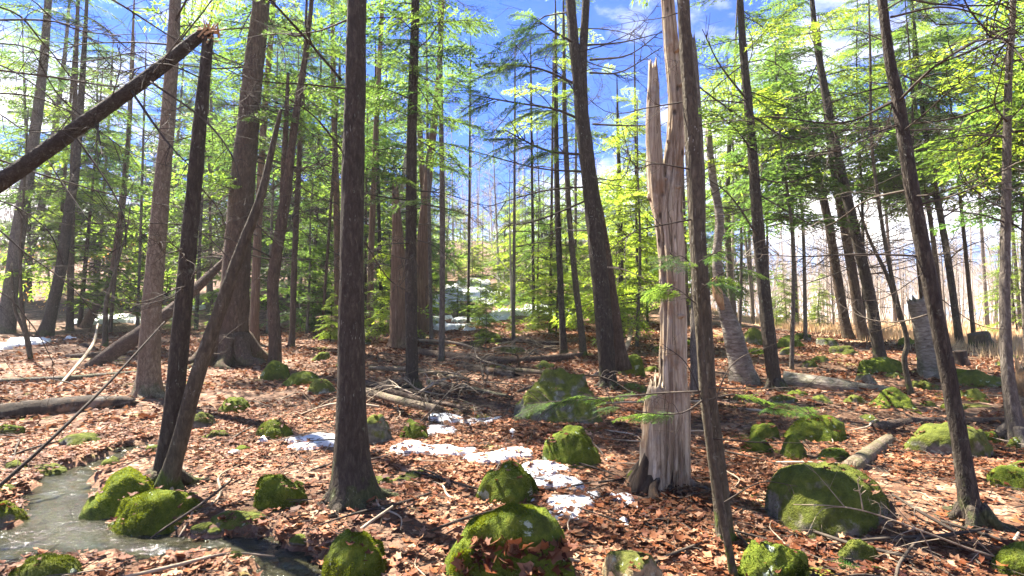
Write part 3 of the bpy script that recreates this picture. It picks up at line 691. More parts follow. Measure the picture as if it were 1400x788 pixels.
def crown_mesh(name, seed, H_, base, Rr, nb, leaf, top=1.0, droop=.1):
    """whole crown of a background hemlock: layered flat sprays with gaps between"""
    rs = np.random.default_rng(seed); Vs, Ts, SVs, STs = [], [], [], []; k = ks = 0
    for i in range(nb):
        u = base + (top - base) * ((i + rs.random()) / nb); z = u * H_
        L = Rr * (1.03 - (u - base) / (1.03 - base)) ** .65 * rs.uniform(.55, 1.15) + .15
        az = rs.uniform(0, 2 * math.pi); tilt = rs.normal() * .12 - droop + .35 * max(0, u - .75)
        V, T, SV, ST = LOW[rs.integers(len(LOW))]
        Mx = (Matrix.Rotation(az, 3, 'Z') @ Matrix.Rotation(-tilt, 3, 'Y') @ Matrix.Rotation(rs.normal() * .25, 3, 'X'))
        Mx = np.array(Mx) * L
        Vs.append(V @ Mx.T + (0, 0, z)); Ts.append(T + k); k += len(V); SVs.append(SV @ Mx.T + (0, 0, z)); STs.append(ST + ks); ks += len(SV)
    Vs = np.concatenate(Vs); me = mesh_np(name, np.concatenate([Vs] + SVs), np.concatenate(Ts + [s_ + len(Vs) for s_ in STs]), leaf, False)
    nt_ = sum(len(t) for t in Ts); ns_ = sum(len(t) for t in STs); me.materials.append(M_TWIG)
    mi = np.zeros(nt_ + ns_, np.int32); mi[nt_:] = 1; me.polygons.foreach_set('material_index', mi)
    return me

# ------------------------------------------------------------------ trees
def bark_disp(seed, amp, lobes=0.0, base_h=.3, kz=1.2, kth=3.0):
    def f(th, s):
        c, s_ = np.cos(th), np.sin(th)
        d = 1 + amp * fb3(c * kth, s_ * kth, s * kz, seed, 3) + amp * .6 * vn3(c * 9, s_ * 9, s * 9, seed + 9)
        if lobes:
            e = np.exp(-s / base_h); d = d + lobes * e * (.5 * np.cos(th * 4 + seed) + .5 * np.cos(th * 7 + seed * 2.3)) + lobes * .15 * e
        return d
    return f

def place(o_mesh, name, parent, p, az, tilt, roll, L):
    o = bpy.data.objects.new(name, o_mesh); COL.objects.link(o); o.parent = parent
    o.location = p; o.rotation_euler = (Matrix.Rotation(az, 3, 'Z') @ Matrix.Rotation(-tilt, 3, 'Y') @ Matrix.Rotation(roll, 3, 'X')).to_euler()
    o.scale = (L, L, L)
    return o

class Tree: pass
def tree(name, label, pts, bark_m, ext=6.0, seed=0, lobes=.35, jag=0.0, seg=None, cat='tree', group=None, base_h=None, amp=.10, taper=.35, dbase=0.0, sinkb=.12, disp=None):
    """trunk through photo points (x, y, width) standing at the depth where its foot meets the ground"""
    g = G(pts[0][0], pts[0][1]); D = g[1] + dbase
    W = [P(a, b, D) for a, b, _ in pts]; rad = [w / 2 * D / F * math.cos(math.atan((a - 700) / F)) * .94 for a, _, w in pts]
    W[0] = np.array([W[0][0], D, float(Hh(W[0][0], D))])
    base = W[0].copy()
    path = [W[0] - np.array([0, 0, sinkb])] + W; rr = [rad[0] * 1.05] + rad
    top_in = W[-1].copy()
    if ext > 0:
        d = W[-1] - W[-2]; d /= np.linalg.norm(d); d = d * .55 + np.array([0, 0, .45]); d /= np.linalg.norm(d)
        path += [W[-1] + d * ext * .5, W[-1] + d * ext]; rr += [rad[-1] * (.5 + taper * .5), rad[-1] * taper * .5]
    path = np.array(path) - base
    hgt = path[-1][2]; near = D < 9
    sg = seg or (26 if near else 14); rings = int(min(110, max(26, hgt * (12 if near else 5))))
    bh = base_h or max(.12, rad[0] * 1.3)
    t = empty(name, base); tag(t, label, cat, group)
    Vt, Tt = tube(path, rr, sg, rings, disp or bark_disp(seed, amp, lobes, bh), jag, seed=seed)
    tk = link('trunk', mesh_np('trunk', Vt, Tt, bark_m), t)
    o = Tree(); o.trunk = tk; o.e = t; o.D = D; o.base = base; o.path = catmull(np.column_stack([path, rr]), 200); o.hgt = hgt; o.top_in = top_in; o.rs = np.random.default_rng(seed + 900)
    return o
def at_h(tr, z):
    i = int(np.clip(np.searchsorted(tr.path[:, 2], z), 0, 199)); return tr.path[i]
def deads(tr, n, z0, z1, L0=.5, L1=1.6, az=None):
    for _ in range(n):
        z = tr.rs.uniform(z0, z1); p = at_h(tr, z); a = tr.rs.uniform(0, 2 * math.pi) if az is None else tr.rs.normal(az, .5)
        q = (p[0] + math.cos(a) * p[3] * .7, p[1] + math.sin(a) * p[3] * .7, z)
        place(DEAD[tr.rs.integers(len(DEAD))], 'dead_branch', tr.e, q, a, tr.rs.normal(.02, .22), tr.rs.uniform(-3, 3), tr.rs.uniform(L0, L1))
def boughs(tr, n, z0, z1, L0, L1, lib, droop=.05, az=None, spread=.6):
    for i in range(n):
        z = z0 + (z1 - z0) * (i + tr.rs.random()) / n; p = at_h(tr, z); a = tr.rs.uniform(0, 2 * math.pi) if az is None else tr.rs.normal(az, spread)
        u = (z - z0) / max(z1 - z0, .01); L = (L0 + (L1 - L0) * u) * tr.rs.uniform(.65, 1.15)
        place(lib[tr.rs.integers(len(lib))], 'bough', tr.e, (p[0], p[1], z), a, tr.rs.normal(.02, .15) - droop, tr.rs.normal() * .25, L)
def limb(tr, pxs, w0, w1, name='branch', m=None, depth=None, twigs=6, seed=0, d1=None, lib=None, nb=0, bl=(.4, .8)):
    """single limb through photo points, from the trunk's depth towards depth d1, with side twigs"""
    D0 = depth if depth is not None else tr.D; D1 = d1 if d1 is not None else D0
    n = len(pxs); pts = np.array([P(a, b, D0 + (D1 - D0) * i / (n - 1)) for i, (a, b) in enumerate(pxs)]) - tr.base
    r = np.linspace(w0, w1, n) / 2 * D0 / F; rs = np.random.default_rng(seed + 77); mb = MB()
    mb.add(*tube(pts, r, 6, max(14, n * 7), lambda th, s: 1 + .18 * vn2(th, s * 9, seed)))
    C = catmull(pts, 80); Lt = np.linalg.norm(np.diff(C, axis=0), axis=1).sum()
    for _ in range(twigs):
        i = rs.integers(14, 78); p = C[i]; dd = C[min(i + 2, 79)] - C[i - 2]; dd /= np.linalg.norm(dd)
        sv = np.array([dd[2], rs.normal() * .5, -dd[0]]) * rs.choice([-1, 1]); d = dd * .8 + sv * rs.uniform(.4, 1.0); L = Lt * rs.uniform(.08, .26)
        e = p + d * L + np.array([0, 0, -.06 * L]); mb.add(*tube([p, p + d * L * .5 + rs.normal(size=3) * .02, e], [r[-1] * .9 + r[0] * .12, r[-1] * .7, r[-1] * .35], 4, 6, cap=False))
        for _ in range(2):
            u = rs.uniform(.3, .85); p2 = p + (e - p) * u; d2 = d + rs.normal(size=3) * .7; mb.add(*tube([p2, p2 + d2 * L * .18, p2 + d2 * L * .36], [r[-1] * .5, r[-1] * .35, r[-1] * .2], 3, 3, cap=False))
    o = link(name, mb.mesh(name, m or M_TWIG), tr.e)
    for _ in range(nb):
        i = rs.integers(18, 79); p = C[i]; dd = C[min(i + 2, 79)] - C[i - 2]; a = math.atan2(dd[1], dd[0]) + rs.choice([-1, 1]) * rs.uniform(.1, .9)
        place(lib[rs.integers(len(lib))], 'bough', o, p, a, -rs.uniform(0, .3), rs.normal() * .3, rs.uniform(*bl))
    return o

# ---- near and named trees (photo points: x, y, trunk width)
T1 = tree('hemlock_tree', 'dark straight trunk with mossy flared roots standing left of the snow patch', [(484, 686, 92), (483, 662, 66), (481, 620, 51), (480, 530, 42), (481, 360, 36), (484, 180, 32), (488, 0, 28)], M_DARK, 8, 1, lobes=.45, base_h=.13)
deads(T1, 12, 2.2, 5.5, .5, 1.4); boughs(T1, 12, 5.5, 11, 1.3, 1.9, MID)
limb(T1, [(467, 110), (420, 55), (365, -5)], 4, 3, twigs=5, seed=3, d1=3.6)
limb(T1, [(474, 215), (430, 160), (385, 130)], 3, 1.5, twigs=5, seed=4, d1=3.8)
limb(T1, [(498, 330), (530, 380), (560, 400)], 2.5, 1.2, twigs=5, seed=5, d1=4.6)

T2 = tree('forked_tree', 'snapped dark trunk whose broken top hangs down to the left', [(222, 672, 46), (226, 640, 36), (238, 560, 30), (250, 420, 27), (262, 290, 24), (275, 150, 20), (285, 48, 16)], M_DARK, 0, 2, jag=.10, lobes=.3)
e2 = T2.e
stem = [P(a, b, T2.D + dd) - T2.base for a, b, dd in ((226, 668, -.12), (244, 610, -.15), (268, 520, -.18), (300, 425, -.18), (330, 340, -.15), (356, 270, -.1), (376, 185, 0), (384, 150, 0))]
V, T = tube(stem, [x / 2 * T2.D / F for x in (26, 20, 19, 17, 14, 11, 7, 4)], 18, 60, bark_disp(22, .08, .2, .2)); link('stem', mesh_np('stem', V, T, M_MOSSY), e2)
bt = [P(a, b, T2.D + dd) - T2.base for a, b, dd in ((287, 43, 0), (270, 52, -.02), (215, 96, -.1), (130, 158, -.25), (40, 222, -.4), (-60, 292, -.55), (-170, 372, -.7))]
V, T = tube(bt, [x / 2 * T2.D / F for x in (11, 15, 17, 18, 19, 19, 18)], 18, 60, bark_disp(23, .07), .06, seed=4); btop = link('broken_top', mesh_np('broken_top', V, T, M_DARKD), e2)
mb = MB(); rs = np.random.default_rng(12); c0 = P(285, 46, T2.D) - T2.base
for _ in range(26):
    a = rs.normal(size=3) * .035; d = np.array([rs.normal() * .5 + .3, rs.normal() * .4, rs.uniform(-.1, 1)]); d /= np.linalg.norm(d); L = rs.uniform(.04, .12)
    mb.add(*tube([c0 + a - d * .03, c0 + a + d * L * .5, c0 + a + d * L], [.010, .007, .0015], 4, 4))
link('splintered_wood', mb.mesh('splintered_wood', M_RAW, False), btop)
for k, (pp, w) in enumerate([([(128, 160), (135, 185), (140, 215)], 3), ([(135, 165), (132, 200), (136, 225)], 2), ([(210, 100), (240, 60), (262, 30)], 2), ([(180, 125), (225, 190), (262, 230)], 3.5), ([(206, 112), (280, 165), (318, 215), (330, 260)], 3.2), ([(100, 182), (150, 255), (170, 300), (172, 342)], 3), ([(60, 210), (85, 250), (120, 300)], 2.4), ([(150, 143), (165, 90), (160, 60)], 2), ([(120, 165), (80, 130), (45, 70)], 2.2)]):
    limb(T2, pp, w, 1.1, seed=30 + k, depth=T2.D - .2, d1=T2.D - .5, twigs=7)
deads(T2, 14, 1.2, 3.4, .3, 1.0)
limb(T2, [(322, 365), (290, 330), (250, 300)], 2.0, 1, seed=41, twigs=6)
limb(T2, [(345, 300), (375, 330), (400, 345)], 2, 1, seed=42, twigs=6)
limb(T2, [(262, 530), (300, 470), (335, 440)], 1.8, .9, seed=43, twigs=6)

T3 = tree('maple_tree', 'tan smooth-barked trunk lit by the sun left of the snapped tree', [(202, 540, 46), (203, 515, 36), (206, 450, 31), (215, 330, 27), (228, 180, 23), (240, 0, 18)], M_TAN, 8, 3)
deads(T3, 14, 4, 10, .8, 2.4); 
T4 = tree('hemlock_tree', 'broad old brown trunk, the widest standing behind the snapped tree', [(314, 496, 64), (316, 478, 50), (319, 430, 44), (330, 270, 38), (345, 110, 31), (358, -10, 26)], M_BROWN, 9, 4, base_h=.35)
deads(T4, 26, 1.6, 8, 1.0, 2.6); boughs(T4, 4, 9, 15, 2.0, 3.0, MID)
boughs(T4, 16, 3.2, 8, 1.4, 2.2, MID)
T5 = tree('hemlock_tree', 'dark crooked midground trunk growing above the round mossy boulder', [(376, 500, 20), (376, 470, 19), (373, 400, 17), (378, 350, 17), (390, 275, 16), (404, 160, 11), (420, 60, 8)], M_BROWN, 3, 5)
V, T = tube([P(a, b, T5.D) - T5.base for a, b in ((386, 300), (388, 240), (391, 170), (394, 100))], [x / 2 * T5.D / F for x in (9, 9, 7, 4)], 10, 20); link('stem', mesh_np('stem', V, T, M_BROWN), T5.e)
deads(T5, 24, 1.2, 6.5, .7, 2.2); boughs(T5, 10, 4.5, 8, 1.5, 1.0, MID)
T6 = tree('hemlock_tree', 'slim upright trunk just right of the dark crooked midground trunk', [(398, 476, 12), (400, 450, 9), (402, 370, 9), (408, 240, 8), (416, 90, 6)], M_BROWN, 3, 6)
deads(T6, 16, 2, 8, .8, 2.0); boughs(T6, 14, 5.5, 12, 1.8, 1.2, MID)
T7 = tree('hemlock_tree', 'dark slim straight trunk standing in the brush pile left of centre', [(564, 532, 21), (563, 500, 18), (562, 400, 17), (563, 200, 15), (568, 0, 12)], M_DARK, 6, 7)
deads(T7, 16, 2.0, 7, .6, 1.8); boughs(T7, 26, 2.7, 6.6, 1.0, 1.5, MID)
T8 = tree('broken_cedar', 'reddish shaggy trunk with broken top behind the brush pile', [(545, 474, 34), (545, 450, 27), (545, 380, 24), (543, 310, 15), (540, 258, 9)], M_CEDAR, 0, 8, jag=.25)
T9 = tree('cedar_tree', 'pale leaning shaggy trunk right of the broken reddish trunk', [(571, 466, 24), (573, 440, 18), (577, 330, 15), (588, 220, 12), (600, 100, 8)], M_CEDAR, 5, 9)
deads(T9, 8, 4, 10, .8, 1.8)
boughs(T9, 14, 3.5, 9, 1.5, 1.3, MID)
T10 = tree('young_hemlock', 'thin speckled pole trunk at the left edge of the sky gap', [(603, 494, 12), (604, 470, 9), (605, 300, 8), (603, 150, 7), (601, 0, 5)], M_GREY, 3, 10)
deads(T10, 16, 2.5, 8, .5, 1.5); boughs(T10, 14, 4.2, 8.5, 1.5, .8, MID)
T11 = tree('forked_hemlock', 'tall dark trunk forking near the top right of the sky gap', [(832, 530, 27), (830, 505, 24), (824, 420, 25), (812, 300, 24), (801, 205, 22), (789, 100, 16), (780, 0, 14)], M_DARK, 7, 11)
V, T = tube([P(a, b, T11.D) - T11.base for a, b in ((803, 230), (799, 170), (797, 90), (801, 0), (806, -120), (810, -260))], [x / 2 * T11.D / F for x in (14, 13, 12, 11, 9, 4)], 14, 40, bark_disp(33, .07)); link('stem', mesh_np('stem', V, T, M_DARK), T11.e)
V, T = tube([P(a, b, T11.D + .35) - T11.base for a, b in ((852, 506), (846, 470), (836, 400), (824, 320), (812, 250))], [x / 2 * T11.D / F for x in (22, 17, 16, 14, 10)], 14, 34, bark_disp(34, .08, .3)); link('stem', mesh_np('stem', V, T, M_BROWN), T11.e)
deads(T11, 18, 2.0, 6, .6, 2.0); boughs(T11, 6, 7, 12, 1.8, 2.4, MID)
for k, (pp, nb) in enumerate([([(797, 120), (740, 95), (690, 88)], 7), ([(800, 212), (745, 205), (690, 178)], 7), ([(806, 170), (760, 150), (700, 140), (645, 130)], 9), ([(798, 65), (760, 45), (725, 20)], 6)]):
    limb(T11, pp, 4, 1.5, seed=50 + k, nb=nb, lib=FINE, bl=(.45, .9), d1=T11.D - .3 * (k % 2))
for k, pp in enumerate([[(802, 62), (850, 58), (905, 45)], [(806, 82), (860, 75), (908, 40)], [(806, 100), (850, 98), (905, 65)], [(810, 170), (855, 172), (905, 172)], [(808, 255), (740, 262), (660, 285)], [(806, 235), (735, 230), (640, 205)], [(822, 365), (850, 368), (880, 380)], [(812, 270), (740, 300), (690, 310)]]):
    limb(T11, pp, 3, 1, seed=60 + k, m=M_TWIGP if k == 6 else M_TWIG)
T12 = tree('young_hemlock', 'slim dark pole left of the forking dark trunk', [(771, 484, 13), (769, 450, 10), (765, 360, 9), (761, 240, 8), (760, 110, 6)], M_DARK, 2, 12)
deads(T12, 14, 2, 6, .6, 1.6); boughs(T12, 14, 4.5, 9, 1.3, .8, MIDY)
T13 = tree('young_hemlock', 'slim mossy pole touching the left side of the forking dark trunk', [(798, 486, 12), (795, 455, 10), (786, 380, 9), (778, 290, 8), (772, 160, 7), (771, 80, 5)], M_MOSSY, 2, 13)
deads(T13, 14, 2, 6, .6, 1.5); boughs(T13, 14, 4.5, 9, 1.3, .8, MIDY)
T14 = tree('young_hemlock', 'slim dark pole standing just right of the forking dark trunk', [(850, 462, 11), (850, 430, 8), (848, 300, 7), (845, 190, 5)], M_DARK, 2, 14)
deads(T14, 16, 2, 7, .8, 2.0); boughs(T14, 18, 3.5, 8, 1.7, .8, MIDY)

# the pale dead snag
def split_disp(seed, base_h=.22, lobes=.3):
    def f(th, s):
        c, s_ = np.cos(th), np.sin(th)
        tw = s * .12
        d = 1 + .16 * fb3(c * 2.2, s_ * 2.2, s * .55, seed, 3) + .06 * vn3(c * 11, s_ * 11, s * 2.0, seed + 2) + .05 * vn3(c * 8, s_ * 8, s * 12, seed + 8)
        r1 = np.clip(1 - np.abs(vn3(c * 2.6 + tw, s_ * 2.6, s * .30, seed + 4)) * 7, 0, 1); r2 = np.clip(1 - np.abs(vn3(c * 4.5, s_ * 4.5 + tw, s * .7, seed + 6)) * 9, 0, 1)
        d = d - .24 * r1 - .13 * r2
        pk = np.clip(vn3(c * 6, s_ * 6, s * 7, seed + 12) - .62, 0, 1) * 1.1
        e = np.exp(-s / base_h)
        return np.maximum(d - pk * 1.3, .45) + lobes * e * (.55 * np.cos(th * 3 + seed) + .45 * np.cos(th * 5 + seed * 2.3) + .4)
    return f
S = tree('dead_snag', 'pale barkless dead snag with a rotten dark foot and two broken prongs', [(918, 660, 56), (919, 640, 52), (920, 600, 48), (921, 550, 45), (920, 500, 43), (920, 420, 40), (917, 340, 42), (913, 285, 42), (920, 230, 31), (926, 150, 28), (918, 60, 24), (911, -20, 20)], M_SNAG, 1.2, 15, base_h=.22, seg=72, jag=.1, taper=.9, cat='dead tree', disp=split_disp(15, .12, .16))
V, T = tube([P(a, b, S.D - .06) - S.base for a, b in ((894, 672), (894, 640), (894, 600), (895, 560), (897, 536), (898, 522))], [x / 2 * S.D / F for x in (44, 38, 33, 29, 24, 18)], 34, 40, split_disp(52, .1, .1), .10, seed=13); link('broken_shell', mesh_np('broken_shell', V, T, M_SNAG), S.e)
V, T = tube([P(a, b, S.D - .02) - S.base for a, b in ((912, 320), (905, 290), (899, 262), (895, 220), (893, 170), (893, 120), (892, 88))], [x / 2 * S.D / F for x in (18, 25, 25, 23, 21, 16, 12)], 30, 50, split_disp(44, .01, 0), .05, seed=8); link('prong', mesh_np('prong', V, T, M_SNAG), S.e)
rs = np.random.default_rng(19)
for k in range(9):       # dark torn buttress slivers round the rotten foot
    a = -3.5 + k * .15 + rs.normal() * .06; rr_ = .20 + rs.uniform(0, .06); L = rs.uniform(.12, .34) * (1.25 if k < 7 else .7)
    b = np.array([math.cos(a) * (rr_ + .10), math.sin(a) * (rr_ + .10), -.06]); t_ = np.array([math.cos(a) * (rr_ - .06), math.sin(a) * (rr_ - .06), L])
    V, T = tube([b, (b + t_) / 2 + rs.normal(size=3) * .012, t_], [.055, .036, .006], 7, 9, bark_disp(70 + k, .28)); link('root_splinter', mesh_np('root_splinter', V, T, M_ROT), S.e)
for k in range(9):        # knots and stub branches
    z = rs.uniform(1.2, 3.6); p = at_h(S, z); a = rs.uniform(-2.8, -.3); d = np.array([math.cos(a), math.sin(a), .15]); c = np.array([p[0], p[1], z])
    V, T = tube([c + d * p[3] * .7, c + d * p[3] * 1.1, c + d * (p[3] * 1.1 + rs.uniform(.01, .05))], [.022, .017, .010], 7, 5, bark_disp(90 + k, .2)); link('knot', mesh_np('knot', V, T, M_SNAG), S.trunk)
V, T = SPH[9]; p = P(889, 268, S.D) - S.base
link('burl', mesh_np('burl', V * np.array([.026, .03, .036]) * (1 + .25 * fb3(V[:, 0] * 2, V[:, 1] * 2, V[:, 2] * 2, 4))[:, None] + p, T, M_SNAG), S.e)

for k in range(12):      # lifting strips of old wood
    z = rs.uniform(.25, 2.6); a = rs.uniform(-2.9, -.2); L = rs.uniform(.12, .4); pts_ = []
    for j in range(4):
        q = at_h(S, z + L * j / 3); rr_ = q[3] * (.96 + .10 * (j == 3) + .05 * (j == 0)); pts_.append((q[0] + math.cos(a) * rr_, q[1] + math.sin(a) * rr_, z + L * j / 3))
    V, T = tube(pts_, [.004, .012, .011, .003], 5, 10, bark_disp(400 + k, .3)); link('wood_strip', mesh_np('wood_strip', V, T, M_SNAG), S.trunk)

T16 = tree('leaning_hemlock', 'long dark trunk leaning left and passing in front of the pale snag', [(991, 738, 30), (988, 700, 26), (978, 620, 26), (968, 540, 25), (962, 450, 26), (956, 360, 25), (950, 250, 24), (943, 130, 21), (934, 0, 18)], M_MOSSY, 6, 16, lobes=.25)
deads(T16, 10, 1.0, 4, .3, .9); boughs(T16, 9, 4.0, 8, 1.0, 1.6, MID)
T16b = tree('mossy_sapling', 'thin mossy stem in front of the long leaning trunk, with green sprays', [(1004, 792, 15), (1000, 770, 12), (985, 690, 11), (970, 600, 10.5), (962, 520, 10), (957, 440, 8), (954, 380, 6), (950, 330, 4)], M_MOSSY, .5, 17, lobes=.3, sinkb=.2)
d_ = T16b.D
for k, (pp, nb, w, dd) in enumerate([([(962, 535), (900, 538), (820, 545), (720, 552)], 10, 3.2, .25), ([(964, 545), (930, 565), (870, 562), (790, 535)], 8, 2.8, -.25), ([(963, 548), (1010, 540), (1060, 560), (1105, 555)], 8, 2.6, .4), ([(957, 420), (925, 395), (890, 385)], 5, 2.2, .1), ([(955, 400), (985, 375), (1020, 365)], 5, 2.2, -.1), ([(954, 370), (930, 350), (905, 362)], 4, 1.8, -.2), ([(953, 360), (980, 345), (1000, 345)], 4, 1.8, .2)]):
    limb(T16b, pp, w, 1.0, seed=80 + k, nb=nb, lib=FINE, bl=(.12, .26), d1=d_ + dd)
for k, pp in enumerate([[(972, 600), (1040, 605), (1130, 606)], [(966, 565), (940, 500), (905, 470)], [(985, 690), (1040, 660), (1090, 665)], [(964, 530), (1030, 532), (1110, 528)], [(968, 580), (1000, 500), (1060, 470)]]):
    limb(T16b, pp, 2.4, .8, seed=95 + k, d1=d_ + .2 * (k % 3 - 1), twigs=5)
T17 = tree('dead_hemlock', 'rough grey trunk with snapped top close behind the pale snag', [(953, 540, 22), (952, 510, 18), (952, 430, 17), (957, 300, 17), (955, 200, 15), (949, 100, 14), (945, 58, 13)], M_GREY, 0, 18, jag=.15)
deads(T17, 9, 2, 4.5, .4, 1.2)
T18 = tree('dead_birch', 'leaning dead birch with peeling bark and an orange wound behind the snag', [(1018, 524, 46), (1012, 495, 34), (1000, 450, 27), (986, 405, 20), (980, 350, 14), (984, 300, 13), (974, 240, 11), (968, 170, 8)], M_BIRCH, 0, 19, jag=.2, amp=.16, lobes=.2)
V, T = tube([P(a, b, T18.D - .13) - T18.base for a, b in ((977, 380), (981, 402), (988, 424))], [.03, .075, .03], 10, 12, bark_disp(47, .25)); link('wound', mesh_np('wound', V, T, M_RAW), T18.trunk)
T19 = tree('slim_tree', 'slim pale grey trunk right of the leaning dead birch', [(1003, 452, 14), (1001, 420, 11), (994, 300, 9), (997, 200, 7), (1004, 110, 5)], M_GREY, 3, 20)
deads(T19, 12, 3, 10, .8, 2.2)
T20 = tree('hemlock_tree', 'slim dark straight trunk standing alone right of the leaning dead birch', [(1060, 534, 24), (1058, 515, 21), (1050, 450, 20), (1038, 330, 18), (1028, 200, 15), (1018, 90, 12), (1013, 20, 10)], M_DARK, 4, 21)
deads(T20, 20, 1.8, 5.5, .6, 1.8); boughs(T20, 26, 3.3, 8.5, 1.5, 1.0, MIDY)
for k, pp in enumerate([[(1040, 330), (1000, 270), (960, 240)], [(1026, 170), (970, 130), (920, 90)], [(1030, 160), (1080, 190), (1130, 175)], [(1024, 140), (985, 90), (960, 40)]]):
    limb(T20, pp, 3, 1, seed=110 + k, d1=T20.D - .8)
T21a = tree('hemlock_tree', 'leftmost leaning trunk of the right clump of three', [(1160, 463, 19), (1155, 440, 16), (1143, 370, 15), (1132, 300, 13), (1112, 220, 11), (1092, 150, 8)], M_BROWN, 2, 22)
T21b = tree('hemlock_tree', 'middle leaning trunk of the right clump of three', [(1183, 465, 20), (1176, 440, 17), (1163, 360, 15), (1148, 280, 12), (1135, 200, 10), (1125, 110, 7)], M_BROWN, 2, 23)
T21c = tree('hemlock_tree', 'rightmost and nearest dark trunk of the right clump of three', [(1204, 494, 24), (1200, 470, 19), (1188, 400, 18), (1165, 300, 16), (1140, 190, 14), (1118, 70, 10), (1112, 20, 8)], M_DARK, 3, 24)
for t_ in (T21a, T21b, T21c):
    deads(t_, 26, 1.5, 6.5, .8, 2.6); boughs(t_, 15, 4.6, 9.5, 1.9, 1.1, MIDY)
T22 = tree('leaning_hemlock', 'big dark trunk leaning left in the right foreground', [(1330, 712, 46), (1325, 685, 34), (1312, 600, 27), (1292, 490, 26), (1270, 380, 25), (1248, 265, 23), (1228, 140, 20), (1206, 0, 15)], M_DARK, 6, 25, lobes=.3)
deads(T22, 14, 1.3, 4, .5, 1.3); boughs(T22, 10, 4.2, 8.5, 1.2, 1.7, MID)
for k, (pp, w, dd) in enumerate([([(1217, 24), (1290, 10), (1365, 30), (1405, 60)], 5, -.4), ([(1232, 102), (1285, 125), (1340, 152), (1405, 170)], 3.5, .2), ([(1240, 178), (1310, 178), (1405, 192)], 3.5, .6), ([(1214, 118), (1150, 135), (1070, 170)], 3.5, -.3), ([(1222, 137), (1150, 170), (1060, 178)], 3, .5), ([(1228, 168), (1160, 200), (1070, 215)], 3, -.4), ([(1240, 235), (1150, 270), (1060, 265)], 2.6, .4), ([(1250, 270), (1320, 255), (1405, 262)], 2.6, -.3), ([(1258, 330), (1180, 350), (1090, 335)], 2.4, .6), ([(1275, 400), (1340, 445), (1405, 450)], 2.4, .3), ([(1265, 372), (1200, 410), (1120, 400)], 2.2, -.5), ([(1218, 60), (1160, 40), (1080, 50)], 3, .3)]):
    limb(T22, pp, w * .62, .7, seed=130 + k, d1=T22.D + dd, twigs=8)
T23 = tree('hemlock_tree', 'slim trunk behind the big leaning trunk in front of the tan marsh grass', [(1312, 472, 15), (1308, 440, 12), (1292, 330, 11), (1272, 220, 9), (1258, 120, 7)], M_DARK, 3, 26)
deads(T23, 26, 2, 10, 1, 2.8); boughs(T23, 20, 6, 13, 2.4, 1.4, MID)
T23b = tree('hemlock_tree', 'very thin forked trunk seen right behind the big leaning trunk', [(1290, 466, 10), (1284, 400, 8), (1272, 300, 8), (1255, 200, 7), (1250, 80, 5)], M_BROWN, 3, 27)
deads(T23b, 18, 2, 10, 1, 2.4); boughs(T23b, 16, 5, 12, 2.0, 1.2, MIDY)
T24 = tree('split_tree', 'pale split trunk at the right edge beside a rotten stump', [(1392, 606, 40), (1386, 570, 26), (1377, 500, 20), (1374, 400, 17), (1376, 250, 15), (1379, 100, 12), (1385, 0, 10)], M_GREY, 5, 28)
deads(T24, 22, 1.8, 6, .8, 2.2); boughs(T24, 24, 2.9, 8.5, 1.5, 1.3, MIDY)
T24s = tree('rotten_stump', 'dark rotten broken stump at the right edge leaning on the split trunk', [(1412, 600, 44), (1408, 560, 38), (1402, 515, 30), (1400, 500, 24)], M_ROT, 0, 29, jag=.12, cat='stump', amp=.16)
T25 = tree('birch_stump', 'broken pale birch stub standing behind the big leaning trunk', [(1278, 514, 56), (1274, 498, 44), (1267, 465, 37), (1258, 425, 32), (1254, 412, 30)], M_BIRCH, 0, 30, jag=.09, cat='stump', seg=36, amp=.06)
T26 = tree('cut_stump', 'low mossy stump with a level top right of the broken birch stub', [(1342, 478, 46), (1339, 466, 36), (1336, 456, 34)], M_MOSSY, 0, 31, cat='stump', amp=.12)
T26b = tree('cut_stump', 'dark rotten stump close behind the big leaning trunk', [(1308, 500, 40), (1306, 488, 34), (1305, 480, 32)], M_ROT, 0, 32, cat='stump', amp=.14)
T27 = tree('crooked_sapling', 'thin crooked mossy sapling with a kinked foot right of the clump of three', [(1246, 542, 11), (1240, 515, 9), (1236, 490, 9), (1240, 465, 8), (1226, 410, 7), (1208, 320, 6), (1192, 200, 5), (1190, 90, 4)], M_MOSSY, 1.5, 33, lobes=.1)
deads(T27, 12, 1, 5, .4, 1.2)
V, T = tube([P(a, b, T27.D) - T27.base for a, b in ((1232, 440), (1214, 380), (1190, 330), (1172, 280))], [x / 2 * T27.D / F for x in (6, 5, 4, 2)], 8, 16); link('stem', mesh_np('stem', V, T, M_MOSSY), T27.e)

def roots(tr, n, r, L, m, seed):
    rs_ = np.random.default_rng(seed); a0 = rs_.uniform(0, 6.28)
    for k in range(n):
        a = a0 + 6.283 * k / n + rs_.normal() * .25; l_ = L * rs_.uniform(.6, 1.2); pts_ = []
        for j, t in enumerate((.25, .5, .75, 1.0)):
            aa = a + rs_.normal() * .10 * j; x = math.cos(aa) * (r * .5 + l_ * (t - .25)); y = math.sin(aa) * (r * .5 + l_ * (t - .25))
            pts_.append((x, y, float(Hh(tr.base[0] + x, tr.base[1] + y)) - tr.base[2] + (r * 1.25, r * .22, r * .02, -r * .35)[j]))
        V, T = tube(pts_, [r * .42, r * .34, r * .22, r * .08], 9, 14, bark_disp(seed + k, .14)); link('root', mesh_np('root', V, T, m), tr.trunk)
roots(T1, 6, .12, .50, M_DARK, 1); roots(T2, 6, .12, .55, M_MOSSY, 2); roots(T3, 6, .15, .5, M_TAN, 3); roots(T4, 8, .42, 1.2, M_BROWN, 4); roots(T11, 6, .11, .5, M_DARK, 5)
